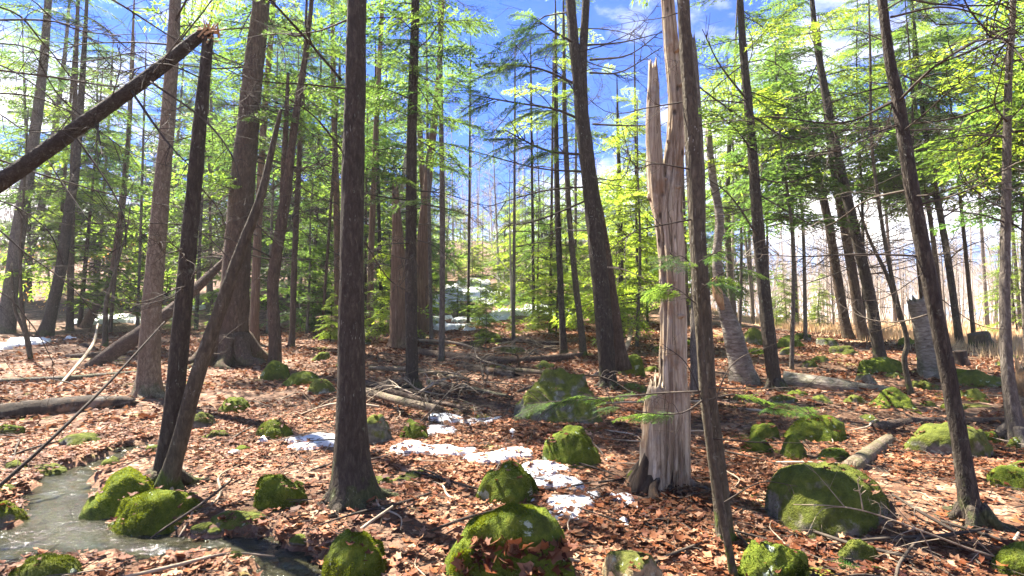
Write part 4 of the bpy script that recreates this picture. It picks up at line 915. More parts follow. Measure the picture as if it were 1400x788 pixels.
roots(T16, 5, .055, .25, M_MOSSY, 6); roots(T22, 6, .085, .36, M_DARK, 7); roots(T20, 6, .13, .5, M_DARK, 8); roots(T7, 5, .11, .45, M_DARK, 9); roots(S, 5, .10, .36, M_ROT, 10); roots(T24, 5, .13, .5, M_GREY, 12)

# left side of the wood
T28 = tree('leaning_hemlock', 'dark curved trunk leaning right behind the left snow patch', [(62, 460, 27), (68, 435, 20), (83, 370, 18), (94, 290, 16), (104, 225, 13), (112, 120, 10)], M_DARK, 4, 34)
T28b = tree('hemlock_tree', 'thick grey trunk leaning right at the left edge', [(8, 455, 30), (14, 400, 25), (28, 300, 22), (42, 220, 19), (58, 100, 15), (66, 0, 12)], M_GREY, 5, 35)
T28c = tree('hemlock_tree', 'slim grey trunk leaning right between the two leftmost trunks', [(26, 428, 16), (36, 370, 13), (55, 290, 12), (72, 200, 10), (88, 80, 7)], M_GREY, 4, 36)
T28d = tree('leaning_tree', 'strongly leaning reddish trunk in front of the far left snow', [(116, 448, 18), (132, 418, 14), (152, 385, 13), (165, 300, 11), (176, 180, 8), (180, 90, 6)], M_CEDAR, 3, 37)
T28e = tree('sapling', 'thin upright sapling left of the tan trunk', [(144, 474, 10), (144, 440, 8), (146, 410, 7), (158, 370, 4), (172, 320, 3)], M_MOSSY, .8, 38)
T28f = tree('sapling', 'thin double sapling at the left edge in front of the snow', [(42, 492, 8), (40, 470, 6), (30, 420, 6), (28, 340, 5), (34, 240, 4)], M_MOSSY, 1.5, 39)
V, T = tube([P(a, b, T28f.D) - T28f.base for a, b in ((42, 492), (34, 455), (20, 420), (16, 360))], [x / 2 * T28f.D / F for x in (6, 5, 4, 2)], 8, 16); link('stem', mesh_np('stem', V, T, M_MOSSY), T28f.e)
for t_ in (T28, T28b, T28c, T28d, T28e, T28f):
    deads(t_, 16 if t_ not in (T28e, T28f) else 7, 1.2, t_.hgt * .75, .6, 2.2 if t_ not in (T28e, T28f) else .9)
for t_ in (T28, T28b, T28c): boughs(t_, 18, 3.6, t_.hgt, 2.2, 1.4, MID)
T29 = tree('hemlock_tree', 'brown trunk partly hidden just left of the dark straight trunk', [(463, 462, 14), (462, 440, 11), (461, 330, 10), (458, 200, 9), (455, 60, 7)], M_CEDAR, 4, 40)
T30 = tree('hemlock_tree', 'brown trunk partly hidden just right of the dark straight trunk', [(506, 455, 13), (506, 430, 10), (508, 330, 9), (514, 180, 8), (522, 20, 7)], M_CEDAR, 4, 41)
T31 = tree('hemlock_tree', 'sunlit orange-brown trunk right of the broad old trunk', [(347, 470, 18), (348, 440, 14), (352, 330, 12), (360, 180, 10), (372, 30, 8)], M_CEDAR, 4, 42)
T32 = tree('cedar_tree', 'grey-brown twin of the pale shaggy trunk, standing right behind it', [(584, 452, 15), (584, 420, 12), (583, 330, 10), (575, 200, 8), (570, 90, 6)], M_CEDAR, 4, 43)
T33 = tree('hemlock_tree', 'upright dark trunk in the far left wood between the leaning trunks', [(96, 452, 14), (96, 420, 11), (98, 300, 10), (102, 150, 8), (106, 20, 6)], M_BROWN, 4, 44)
T34 = tree('slim_tree', 'thin pole between the dark slim trunk and the thin speckled pole', [(590, 470, 7), (589, 430, 5.5), (587, 300, 5), (584, 150, 4)], M_GREY, 3, 45)
for t_ in (T29, T30, T31, T32, T33): deads(t_, 18, 2, 9, .8, 2.4); boughs(t_, 16, 5, t_.hgt, 2.4, 1.4, MID)

POLES = [(150, 456, 6, 30), (188, 450, 5, 10), (268, 452, 6, 14), (290, 446, 5, -6), (366, 456, 5, 12), (428, 452, 6, 10), (440, 462, 5, 22), (412, 446, 5, -4), (522, 452, 6, -8), (640, 446, 4, 3), (702, 474, 5, 2), (730, 452, 5, -4), (752, 456, 5, 4), (786, 450, 5, 2), (872, 452, 5, -4), (940, 446, 6, -10), (1030, 440, 5, -16), (1090, 446, 5, -14), (1225, 446, 5, -28), (1350, 446, 6, -20), (1395, 452, 6, -24), (72, 446, 7, 26), (130, 440, 6, 22), (330, 442, 6, 8)]
POLE_T = []
for k, (px, py, w, lean) in enumerate(POLES):
    t_ = tree('slim_tree', 'x', [(px, py, w * 1.3), (px + lean * .12, py - 40, w), (px + lean * .5, py - 160, w * .85), (px + lean, py - 330, w * .6)], [M_BROWN, M_GREY, M_DARK][k % 3], 2, 300 + k, group='slim background poles', seg=9)
    deads(t_, 12, 1.5, t_.hgt * .8, .8, 2.4); POLE_T.append((px, t_))
# tree just outside the left edge: its long dead limbs cross the view
TL = tree('hemlock_tree', 'tree beyond the left edge whose long dead limbs cross the upper left', [(-210, 700, 60), (-205, 600, 44), (-190, 300, 38), (-175, 0, 30)], M_DARK, 6, 46)
dl = TL.D
for k, (pp, w, dd) in enumerate([([(-185, 60), (-60, 32), (60, 28), (110, 42), (165, 50)], 4.5, .5), ([(-190, 120), (-80, 92), (60, 104), (150, 118), (226, 121)], 5, .7), ([(-180, -60), (60, -40), (150, -2), (230, 48), (290, 80), (352, 96)], 5, 1.0), ([(-190, 230), (-60, 205), (60, 240), (170, 270), (320, 297)], 5, .6), ([(-190, 60), (-30, 80), (50, 118), (95, 165)], 4, 0), ([(-180, 0), (0, 10), (60, 60), (120, 130), (190, 165)], 4, 1.2), ([(-190, 180), (-30, 150), (40, 180), (110, 175)], 3.5, -.2), ([(-195, 330), (-40, 300), (40, 350), (100, 395), (135, 440)], 3.2, .3), ([(-195, 260), (-20, 270), (60, 310), (90, 370)], 3, .2), ([(-180, -40), (20, -10), (80, 30), (140, 40)], 3, 1.5), ([(-190, 420), (-20, 395), (40, 440), (75, 500)], 3, .3), ([(-190, 150), (0, 128), (90, 150), (180, 210), (240, 230)], 3.2, 1.0), ([(-190, 100), (0, 60), (100, 85), (200, 72), (270, 100)], 2.8, 1.2)]):
    limb(TL, pp, w * .9, 1.0, seed=160 + k, depth=dl, d1=dl + dd, twigs=16)
boughs(TL, 6, 4, 8, 1.2, 1.8, MID)

# ------------------------------------------------------------------ background hemlocks (trunk + crown), shared meshes
def bg_proto(seed, H_, base, Rr, nb, leaf, r0):
    rs = np.random.default_rng(seed); b = rs.normal(size=2) * .12
    V, T = tube([(0, 0, -.3), (0, 0, 0), (b[0], b[1], H_ * .35), (b[0] * .3, -b[1], H_ * .7), (0, 0, H_)], [r0 * 1.35, r0 * 1.2, r0 * .85, r0 * .5, .01], 9, 22, bark_disp(seed, .06))
    return mesh_np('trunk', V, T, [M_BROWN, M_GREY, M_DARK][seed % 3]), crown_mesh('crown', seed, H_, base, Rr, nb, leaf)
FULL = [bg_proto(600 + i, 9.0, .14, 2.4, 96, M_HEM, .06) for i in range(3)]
HIGH = [bg_proto(610 + i, 12.0, .40, 2.8, 74, M_HEM, .06) for i in range(3)]
YNG = [bg_proto(620 + i, 5.0, .10, 1.55, 66, M_YOUNG, .035) for i in range(4)]
def bg_tree(kind, lib, px, depth, s, label, group, rs, name='hemlock_tree'):
    x = (px - 700) / F * depth; z = float(Hh(x, depth)); me = lib[rs.integers(len(lib))]
    e = empty(name, (x, depth, z)); tag(e, label, 'tree', group); e.rotation_euler = (rs.normal() * .03, rs.normal() * .03, rs.uniform(0, 6.28)); e.scale = (s, s, s * rs.uniform(.92, 1.1))
    link('trunk', me[0], e); link('crown', me[1], e)
MARKS = [(88, 'the dark curved trunk at the left'), (215, 'the tan trunk'), (262, 'the snapped trunk'), (330, 'the broad old trunk'), (400, 'the dark crooked midground trunk'), (481, 'the dark straight trunk'), (563, 'the slim trunk in the brush pile'), (604, 'the thin speckled pole'), (690, 'the sky gap'), (765, 'the slim dark pole'), (815, 'the forking dark trunk'), (915, 'the pale dead snag'), (990, 'the leaning dead birch'), (1045, 'the slim lone dark trunk'), (1160, 'the clump of three leaning trunks'), (1270, 'the big leaning trunk'), (1376, 'the pale split trunk')]
ORD = ['nearest', 'second nearest', 'third nearest', 'fourth nearest', 'fifth nearest', 'sixth nearest', 'seventh nearest']
def landmark_labels(items, noun):
    # items: (px, depth); returns one label each, told apart by the trunk they stand beside and by their order from the front
    where = []
    for px, d in items:
        mx_, nm = min(MARKS, key=lambda q: abs(q[0] - px)); where.append(('just behind ' if abs(px - mx_) < 14 else ('left of ' if px < mx_ else 'right of ')) + nm)
    out = [None] * len(items)
    for w in set(where):
        ids = sorted([i for i in range(len(items)) if where[i] == w], key=lambda i: items[i][1])
        for k, i in enumerate(ids): out[i] = (noun + ' ' + w) if len(ids) == 1 else (ORD[min(k, 6)] + ' ' + noun + ' ' + w)
    return out
for (px, py, o), lb in zip(SMALL, landmark_labels([(q[0], -q[1]) for q in SMALL], 'small moss-capped stone')): o['label'] = lb
for (px, t_), lb in zip(POLE_T, landmark_labels([(px, t_.D) for px, t_ in POLE_T], 'thin bare pole trunk')): t_.e['label'] = lb
rs = np.random.default_rng(51)
LBL = {'full': ('bushy green hemlock filling the background of the wood', 'background hemlocks'), 'high': ('tall hemlock with a high crown above the midground', 'tall high-crowned hemlocks'), 'young': ('bright young hemlock in the understorey behind the main trunks', 'young understorey hemlocks')}
spots = []
# left wood
for px, d, k, s in [(110, 20, 'young', 1.9), (285, 26, 'full', 1.6), (330, 21, 'young', 1.8), (420, 17, 'young', 1.1), (395, 30, 'full', 1.8), (500, 20, 'young', 1.7), (525, 27, 'full', 1.4), (535, 15, 'young', .6), (470, 33, 'full', 1.7), (230, 32, 'full', 1.8), (130, 33, 'full', 1.8), (40, 29, 'full', 1.7), (-150, 19, 'full', 1.4), (565, 33, 'full', 1.1), (350, 36, 'full', 1.9),
                    (548, 30, 'young', 1.2)]: spots.append((px, d, k, s))
# centre: young ones below the sky gap
for px, d, k, s in [(590, 30, 'young', 1.0), (655, 20, 'young', .42), (625, 24, 'young', .55), (700, 24, 'young', .95), (735, 20, 'young', 1.0), (720, 31, 'young', 1.35), (775, 26, 'young', 1.25), (815, 21, 'young', 1.15), (850, 28, 'young', 1.5), (885, 22, 'young', 1.2), (790, 36, 'young', 1.6), (690, 38, 'young', 1.3), (930, 30, 'young', 1.5), (955, 22, 'young', 1.15), (840, 17, 'young', .8), (610, 38, 'young', 1.2), (575, 22, 'young', .7), (870, 14, 'young', 1.15), (760, 16, 'young', .75),
                    (600, 33, 'young', .6), (645, 36, 'young', .7), (570, 40, 'young', 1.2), (660, 44, 'young', 1.0), (700, 50, 'young', 1.5), (585, 52, 'young', 1.5), (630, 55, 'young', 1.2), (745, 45, 'young', 1.7), (830, 42, 'young', 1.7), (905, 34, 'full', 1.1), (985, 27, 'full', 1.0)]: spots.append((px, d, k, s))
# right: high crowns, the marsh shows below
for px, d, k, s in [(1010, 17, 'high', .72), (1050, 21, 'high', .8), (1100, 16, 'high', .78), (1180, 18, 'high', .85), (1265, 15, 'high', .80), (1330, 17, 'high', .9), (1400, 11, 'high', .62), (1470, 15, 'high', .9), (1080, 11, 'high', .62), (1500, 10, 'high', .8), (1120, 25, 'young', .5), (1075, 28, 'young', .6), (1390, 22, 'young', .8)]: spots.append((px, d, k, s))
for kk_, noun in (('full', 'bushy green background hemlock'), ('high', 'tall high-crowned hemlock'), ('young', 'bright young hemlock')):
    sub = [q for q in spots if q[2] == kk_]
    for (px, d, k, s), lb in zip(sub, landmark_labels([(q[0], q[1]) for q in sub], noun)):
        bg_tree(k, {'full': FULL, 'high': HIGH, 'young': YNG}[k], px, d, s, lb, LBL[k][1], rs)
# small seedlings on the forest floor
for px, py, s in [(452, 470, .22), (297, 480, .2), (664, 478, .24), (640, 452, .2), (586, 446, .22), (445, 455, .26), (1118, 440, .3), (700, 462, .16), (480, 448, .25), (735, 455, .2), (555, 448, .2), (248, 455, .3), (1060, 448, .2)]:
    g = G(px, py); bg_tree('young', YNG, px, g[1], s * (1 + g[1] * .02), 'knee-high hemlock seedling on the forest floor', 'hemlock seedlings', rs, 'hemlock_seedling')

# ------------------------------------------------------------------ bare grey trees of the far wood
def bare_proto(seed, H_, r0, m):
    rs = np.random.default_rng(seed); mb = MB(); b = rs.normal(size=2) * .25
    pts = np.array([(0, 0, -.3), (b[0] * .3, b[1] * .3, H_ * .3), (b[0], b[1], H_ * .65), (b[0] * .7, b[1] * 1.3, H_)])
    mb.add(*tube(pts, [r0 * 1.2, r0, r0 * .6, .01], 6, 14, cap=False)); C = catmull(pts, 60)
    for _ in range(26):
        t = rs.uniform(.25, .97); p = C[int(t * 59)]; a = rs.uniform(0, 6.28); L = H_ * rs.uniform(.10, .26) * (1.2 - t * .8); up = rs.uniform(.4, 1.3)
        d = np.array([math.cos(a), math.sin(a), up]); d /= np.linalg.norm(d); e = p + d * L; mb.add(*tube([p, p + d * L * .5 + rs.normal(size=3) * .05, e], [r0 * .28, r0 * .18, .006], 3, 4, cap=False))
        for _ in range(4):
            u = rs.uniform(.25, .95); q = p + (e - p) * u; d2 = d + rs.normal(size=3) * .5; d2 /= np.linalg.norm(d2); mb.add(*tube([q, q + d2 * L * .2, q + d2 * L * .42], [.012, .009, .004], 3, 3, cap=False))
    return mb.mesh('bare_tree', m)
BARE = [bare_proto(700 + i, 10, .075, M_SUNLIT) for i in range(4)] + [bare_proto(710 + i, 10, .07, M_GREY) for i in range(2)]
def bare(px, d, s, label, group):
    x = (px - 700) / F * d; o = link('bare_tree', BARE[rs.integers(len(BARE))], loc=(x, d, float(Hh(x, d)))); o.rotation_euler = (rs.normal() * .04, rs.normal() * .04, rs.uniform(0, 6.28)); o.scale = (s * .9, s * .9, s)
    tag(o, label, 'tree', group)
for _ in range(110):
    d = rs.uniform(30, 60); px = rs.uniform(980, 1560)
    bare(px, d, rs.uniform(.45, .95), 'pale bare tree in the far wood beyond the marsh', 'bare trees beyond the marsh')
for _ in range(56):
    d = rs.uniform(55, 120); px = rs.uniform(540, 900)
    bare(px, d, rs.uniform(.9, 1.5), 'bare grey tree on the far hillside in the centre', 'bare trees on the far hillside')
for _ in range(34):
    d = rs.uniform(30, 60); px = rs.uniform(-150, 560)
    bare(px, d, rs.uniform(.9, 1.5), 'bare tree deep in the wood on the left', 'bare trees deep in the left wood')
for px, d, s in [(683, 26, .9), (640, 34, 1.1), (700, 18, .55), (620, 44, 1.3), (745, 30, 1.0), (532, 20, 1.2), (1030, 24, .9), (1000, 20, .8)]:
    bare(px, d, s, 'bare slender sapling rising before the sky gap or slope', 'bare slender saplings midground')

# the far wood itself: a mass of thin stems nobody could count
mbf = MB()
for (x0, x1, d0, d1, n_, hl) in ((900, 1700, 48, 105, 800, 8), (-300, 560, 55, 100, 420, 11), (540, 900, 95, 138, 160, 8)):
    for _ in range(n_):
        d = rs.uniform(d0, d1); x = (rs.uniform(x0, x1) - 700) / F * d; z = float(H0(x, d)); h = hl * rs.uniform(.6, 1.3); lx = rs.normal() * .9; rw = rs.uniform(.3, 1.1)
        mbf.add(*tube([(x, d, z - .5), (x + lx, d, z + h * .5), (x + lx * 1.5, d, z + h)], [.10 * rw, .07 * rw, .01], 3, 4, cap=False))
        for _ in range(9):
            u = rs.uniform(.25, .95); q = np.array([x + lx * 1.2 * u, d, z + h * u]); e = q + np.array([rs.normal() * 1.3, rs.normal() * .5, rs.uniform(.1, 1.8)]); mbf.add(*tube([q, (q + e) / 2, e], [.035, .025, .008], 3, 2, cap=False))
o = link('far_wood', mbf.mesh('far_wood', M_SUNLIT)); o['kind'] = 'stuff'; o['label'] = 'distant grey mass of bare wood beyond the marsh and hill'; o['category'] = 'wood'

# dry beech leaves glowing in the far left
V = []; 
for cx, dd, n_ in ((175, 24, 500), (120, 27, 400), (230, 30, 500), (300, 33, 300), (80, 22, 250)):
    x = (cx - 700) / F * dd
    V.append(np.array([x, dd, 0]) + rs.normal(size=(n_, 3)) * (1.5, 1.2, 0) + np.column_stack([np.zeros((n_, 2)), rs.uniform(.4, 3.0, n_)]))
V = np.concatenate(V); V[:, 2] += Hh(V[:, 0], V[:, 1]); n_ = len(V); a = rs.normal(size=(n_, 3)); b = rs.normal(size=(n_, 3)); a /= np.linalg.norm(a, axis=1)[:, None]; b /= np.linalg.norm(b, axis=1)[:, None]
VV = np.stack([V, V + a * .05 + b * .03, V + a * .10, V + a * .05 - b * .03], 1).reshape(-1, 3); Q = np.arange(n_ * 4).reshape(-1, 4)
o = link('beech_thicket', mesh_np('beech_thicket', VV, Q, M_BEECH, False)); o['kind'] = 'stuff'; o['label'] = 'dry orange beech leaves glowing deep in the left wood'; o['category'] = 'thicket'

# marsh grass
n_ = 80000; yy = 10.5 + np.where(rs.random(n_) < .65, 20, 55) * rs.random(n_) ** 1.3; xx = 10.3 + .25 * np.maximum(yy - 30, 0) + rs.random(n_) * (6 + yy * .75) + rs.normal(size=n_) * .4; zz = Hh(xx, yy)
hh = rs.uniform(.15, .5, n_) * (.6 + .5 * fb2(xx * .4, yy * .4, 8)); ang = rs.uniform(0, 6.28, n_); w = (.008 + .008 * rs.random(n_)) * (.6 + yy * .035); lean = rs.normal(size=(n_, 2)) * .22
A = np.column_stack([xx - np.cos(ang) * w, yy - np.sin(ang) * w, zz - .05]); B = np.column_stack([xx + np.cos(ang) * w, yy + np.sin(ang) * w, zz - .05]); C_ = np.column_stack([xx + lean[:, 0] * hh, yy + lean[:, 1] * hh, zz + hh])
o = link('marsh_grass', mesh_np('marsh_grass', np.stack([A, B, C_], 1).reshape(-1, 3), np.arange(n_ * 3).reshape(-1, 3), M_GRASS, False)); o['kind'] = 'stuff'; o['label'] = 'tan dead grass covering the marsh on the right'; o['category'] = 'grass'

# ------------------------------------------------------------------ logs and big sticks on the ground
def log(name, pts, label, m=M_LOG, cat='log', jag=.06, seed=0, seg=16, lift=.35, stubs=0, amp=.10, group=None, parts=True):
    """pts: (photo x, photo y of the log's axis on the ground, width px, extra height m)"""
    W, r = [], []
    for q in pts:
        g = G(q[0], q[1]); rad = q[2] / 2 * g[1] / F; h = q[3] if len(q) > 3 else 0
        W.append(np.array([g[0], g[1], g[2] + rad * lift + h])); r.append(rad)
    base = (W[0] + W[-1]) / 2; base[2] = float(Hh(base[0], base[1])); pth = np.array(W) - base
    V, T = tube(pth, r, seg, 40, bark_disp(seed, amp), jag, seed=seed)
    o = link(name, mesh_np(name, V, T, m), loc=base); tag(o, label, cat, group)
    rs_ = np.random.default_rng(seed); C = catmull(np.column_stack([pth, r]), 50)
    for _ in range(stubs):
        c = C[rs_.integers(6, 44)]; a = rs_.uniform(0, 6.28); place(DEAD[rs_.integers(7)], 'dead_branch', o, c[:3], a, rs_.uniform(.1, .8), rs_.uniform(0, 6), rs_.uniform(.3, .9))
    return o
log('fallen_log', [(560, 484, 13), (610, 490, 14), (660, 496, 14), (720, 496, 13), (795, 489, 10)], 'long fallen brown trunk lying across the centre behind the brush', stubs=4, seed=1)
log('fallen_log', [(628, 503, 14), (660, 510, 14), (705, 516, 12)], 'short rotten log lying in front of the long fallen trunk', m=M_ROT, seed=2, stubs=2)
log('broken_branch', [(500, 548, 9, .12), (540, 562, 11, .12), (600, 582, 11, .16)], 'thick broken branch with dark cut end above the snow patch', m=M_TAN, cat='branch', seed=3, stubs=2)
log('broken_branch', [(500, 530, 7, .05), (560, 552, 8, .08), (640, 566, 6, .05)], 'long thin fallen branch behind the thick broken branch', cat='branch', seed=4, stubs=3)
log('fallen_log', [(1072, 525, 24), (1120, 530, 23), (1170, 535, 18), (1215, 535, 10)], 'grey peeling birch log lying on the right behind the mossy boulders', m=M_BIRCH, seed=5, stubs=2)
log('fallen_log', [(1195, 588, 14), (1250, 580, 13), (1320, 580, 13), (1400, 578, 11)], 'dark crooked fallen limb lying behind the big leaning trunk', seed=6, stubs=3)
log('fallen_log', [(1163, 646, 24), (1190, 624, 21), (1216, 604, 16)], 'short tan mossy log behind the very large boulder', m=M_TAN, seed=7, jag=.05)
log('fallen_log', [(-10, 572, 26), (60, 566, 30), (120, 560, 28), (180, 556, 20)], 'black hollow rotten log on the bank left of the tan trunk', m=M_ROT, seed=8, stubs=2, amp=.2)
log('fallen_log', [(90, 490, 8), (150, 486, 9), (220, 484, 7)], 'thin dark log far back in front of the left snow', seed=9)
log('fallen_log', [(0, 524, 9), (90, 520, 9), (190, 512, 8)], 'long thin grey log lying behind the black rotten log', m=M_GREY, seed=10, stubs=2)
log('fallen_log', [(505, 508, 6, .05), (570, 514, 7, .08), (640, 524, 5, .05)], 'slender pale fallen pole crossing in front of the dark slim trunk', m=M_TAN, seed=11, stubs=3)
log('fallen_log', [(625, 474, 6, .04), (690, 472, 6, .1), (765, 474, 5, .05)], 'slender fallen pole lying behind the long fallen trunk', m=M_LOG, seed=12, stubs=2)
log('fallen_log', [(585, 528, 7, .05), (640, 538, 7, .06), (700, 548, 5, .03)], 'crooked grey fallen limb just above the snow patch', m=M_GREY, seed=13, stubs=3)
log('fallen_log', [(690, 508, 6, .03), (735, 514, 6, .05), (790, 520, 4, .03)], 'small fallen limb behind the big angular grey boulder', m=M_TAN, seed=14, stubs=2)
# the leaning fallen trunk on the left (rests on the ground and against the standing trees)
gA = G(128, 502); D_ = gA[1]
pth = [P(a, b, D_ + dd) for a, b, dd in ((122, 505, 0), (165, 475, .2), (215, 440, .5), (262, 400, .9), (308, 356, 1.3))]
base = gA.copy(); V, T = tube(np.array(pth) - base, [x / 2 * D_ / F for x in (18, 20, 18, 14, 10)], 16, 40, bark_disp(61, .1), .08, seed=3)
o = link('leaning_log', mesh_np('leaning_log', V, T, M_LOG), loc=base); tag(o, 'dark fallen trunk leaning up to the right behind the tan trunk', 'log')
g0 = G(-30, 690); pth = [P(a, b, d) for a, b, d in ((-30, 690, g0[1]), (60, 610, 4.6), (150, 522, 5.3), (225, 440, 6.2))]
V, T = tube(np.array(pth) - g0, [.016, .014, .012, .007], 7, 30, bark_disp(62, .1)); o = link('leaning_pole', mesh_np('leaning_pole', V, T, M_TWIG), loc=g0); tag(o, 'long thin dead pole leaning up from the left bank to the tan trunk', 'pole')
# pale sticks standing out of the litter
for k, (pp, lab) in enumerate([(((80, 530, 4), (125, 490, 4, .25), (133, 470, 2, .5)), 'pale bent stick poking up left of the tan trunk'),
                                                              (((740, 560, 3), (850, 562, 3, .1), (960, 560, 2.5, .1)), 'thin pale stick in front of the angular grey boulder'),
                               (((810, 520, 5, .05), (845, 505, 7, .15), (862, 480, 6, .35), (860, 460, 3, .55)), 'pale curved dead branch rising behind the double dark trunk'),
                               (((555, 470, 4, .1), (620, 478, 4, .15), (655, 482, 3, .05)), 'pale thin stick lying behind the long fallen trunk'),
                               (((1010, 560, 4), (1080, 566, 4), (1150, 575, 3)), 'thin dark stick right of the leaning thin trunks')]):
    log('fallen_branch', pp, lab, m=M_TWIGP, cat='branch', seed=20 + k, seg=7, jag=0, amp=.1, stubs=1)
# fallen branch across the big olive boulder
TB = Tree(); gB = G(1398, 770); TB.D = gB[1]; TB.base = gB; TB.e = empty('fallen_branch', gB); tag(TB.e, 'pale twiggy dead branch lying across the very large olive boulder', 'branch')
limb(TB, [(1420, 778), (1330, 752), (1250, 722), (1185, 700), (1140, 692), (1085, 690)], 3.4, 1.2, m=M_TWIGP, depth=TB.D, d1=TB.D - .05, twigs=12, seed=200)
limb(TB, [(1180, 698), (1174, 665), (1172, 655)], 2, 1, m=M_TWIGP, twigs=4, seed=201)
limb(TB, [(1258, 725), (1275, 760), (1285, 800)], 1.8, 1, m=M_TWIGP, twigs=6, seed=202)
limb(TB, [(1262, 728), (1250, 700), (1262, 680)], 1.4, .7, m=M_TWIGP, twigs=4, seed=203)

# brush pile of fallen branches
DEADP = [m_.copy() for m_ in DEAD]
for m_ in DEADP: m_.materials[0] = M_TWIGP
for k in range(34):
    px = rs.normal(600, 75); py = rs.uniform(470, 575); g = G(px, py)
    o = link('fallen_branch', (DEADP if k % 3 == 0 else DEAD)[k % 7], loc=(g[0], g[1], g[2] + rs.uniform(.02, .2))); o.rotation_euler = (rs.uniform(-.4, .4), rs.uniform(-.14, .10), rs.uniform(0, 6.28)); s_ = rs.uniform(.7, 1.9); o.scale = (s_, s_ * 1.7, s_ * 1.5)
    tag(o, 'dead branch in the brush pile around the long fallen trunk', 'branch', 'dead branches of the brush pile')
def stick_mesh(seed):
    rs_ = np.random.default_rng(seed); a = rs_.normal(size=(2, 2)) * .06
    V, T = tube([(-.5, 0, 0), (-.17, a[0, 0], abs(a[0, 1]) * .4), (.2, a[1, 0], abs(a[1, 1]) * .4), (.5, 0, 0)], [.012, .016, .012, .005], 6, 12, bark_disp(seed, .12)); return mesh_np('fallen_stick', V, T, M_TWIG if seed % 3 else M_TWIGP)
STK = [stick_mesh(800 + i) for i in range(8)]
for k in range(150):
    px = rs.uniform(-20, 1420); py = 470 + 330 * rs.random() ** 1.2; g = G(px, py)
    if float(creek(g[0], g[1])) > -.2: continue
    L = rs.uniform(.25, .95); a = rs.uniform(0, 6.28); dz = float(Hh(g[0] + math.cos(a) * .3, g[1] + math.sin(a) * .3)) - g[2]
    o = link('fallen_stick', STK[k % 8], loc=(g[0], g[1], g[2] + .03)); o.rotation_euler = (0, -math.atan2(dz, .3) + rs.normal() * .08, a); o.scale = (L, L * .8, L * .8)
    tag(o, 'thin dead stick lying loose on the brown leaves', 'stick', 'thin sticks on the forest floor')

# ferns and dry stalks
def fern(px, py, n, L, label, m=M_FERN):
    g = G(px, py); rs_ = np.random.default_rng(int(px)); e = empty('fern', g); tag(e, label, 'fern')
    for k in range(n):
        a = rs_.uniform(0, 6.28); mb = MB(); l_ = L * rs_.uniform(.7, 1.1); d = np.array([math.cos(a), math.sin(a), 0]); s_ = np.array([-d[1], d[0], 0])
        for j in range(12):
            t = (j + 1) / 12; p = d * l_ * t + np.array([0, 0, l_ * (.55 * t - .5 * t * t)]); w = l_ * .22 * math.sin(math.pi * min(1, t * .9 + .12))
            for q in (-1, 1): mb.add(np.array([p, p + d * l_ * .035, p + s_ * q * w + d * l_ * .03 - np.array([0, 0, .01])]), np.array([[0, 1, 2]]))
        mb.add(*tube([(0, 0, 0), d * l_ * .5 + np.array([0, 0, l_ * .15]), d * l_ + np.array([0, 0, l_ * .05])], [.0025, .002, .001], 3, 5, cap=False)); link('frond', mb.mesh('frond', m, False), e)
fern(1172, 775, 8, .22, 'small green fern in front of the very large olive boulder')
fern(500, 470, 7, .5, 'green fern right of the dark straight trunk in the midground')

# ------------------------------------------------------------------ fallen leaves
PAL = np.array([(0.25, 0.100, 0.042), (0.175, 0.062, 0.027), (0.33, 0.160, 0.078), (0.115, 0.042, 0.020), (0.38, 0.215, 0.120), (0.29, 0.108, 0.040), (0.21, 0.084, 0.042), (0.44, 0.28, 0.17)]) * np.array([0.86, 0.80, 0.80])
def leaf_templates():
    out = []
    for s_ in range(6):
        rs_ = np.random.default_rng(900 + s_); n = 10; th = np.linspace(0, 2 * math.pi, n, endpoint=False)
        lob = 1 + (.34 if s_ % 3 else .18) * np.cos(th * (5 if s_ < 3 else 6) + .3 * s_) + rs_.normal(size=n) * .10
        x = np.cos(th) * .5 * lob; y = np.sin(th) * (.36 if s_ % 2 else .28) * lob; cv = rs_.uniform(.0, .7); tw = rs_.normal() * .5
        z = cv * y * y * 1.6 + rs_.normal() * .35 * x * x + tw * x * y + rs_.normal(size=n) * .03
        V = np.vstack([np.column_stack([x, y, z]), [[0, 0, 0]]]); T = np.column_stack([np.arange(n), (np.arange(n) + 1) % n, np.full(n, n)]); out.append((V, T))
    return out
LT = leaf_templates()
def far_templates():
    out = []
    for s_ in range(5):
        rs_ = np.random.default_rng(950 + s_); n = 6; th = np.linspace(0, 2 * math.pi, n, endpoint=False); x = np.cos(th) * .5 * (1 + rs_.normal(size=n) * .15); y = np.sin(th) * .34 * (1 + rs_.normal(size=n) * .2)
        z = rs_.uniform(.3, 1.2) * y * y * 1.8 + rs_.normal() * .6 * x * y; V = np.column_stack([x, y, z]); out.append((V, np.array([[0, 1, 2], [0, 2, 3], [0, 3, 4], [0, 4, 5]])))
    return out
FT = far_templates()
def rot_mats(rs_, n, tilt):
    az = rs_.uniform(0, 2 * math.pi, n); tx = rs_.normal(size=n) * tilt; ty = rs_.normal(size=n) * tilt
    ca, sa, cx, sx, cy_, sy = np.cos(az), np.sin(az), np.cos(tx), np.sin(tx), np.cos(ty), np.sin(ty); z = np.zeros(n); o_ = np.ones(n)
    Rz = np.array([[ca, -sa, z], [sa, ca, z], [z, z, o_]]).transpose(2, 0, 1); Rx = np.array([[o_, z, z], [z, cx, -sx], [z, sx, cx]]).transpose(2, 0, 1); Ry = np.array([[cy_, z, sy], [z, o_, z], [-sy, z, cy_]]).transpose(2, 0, 1)
    return Rx @ Ry @ Rz
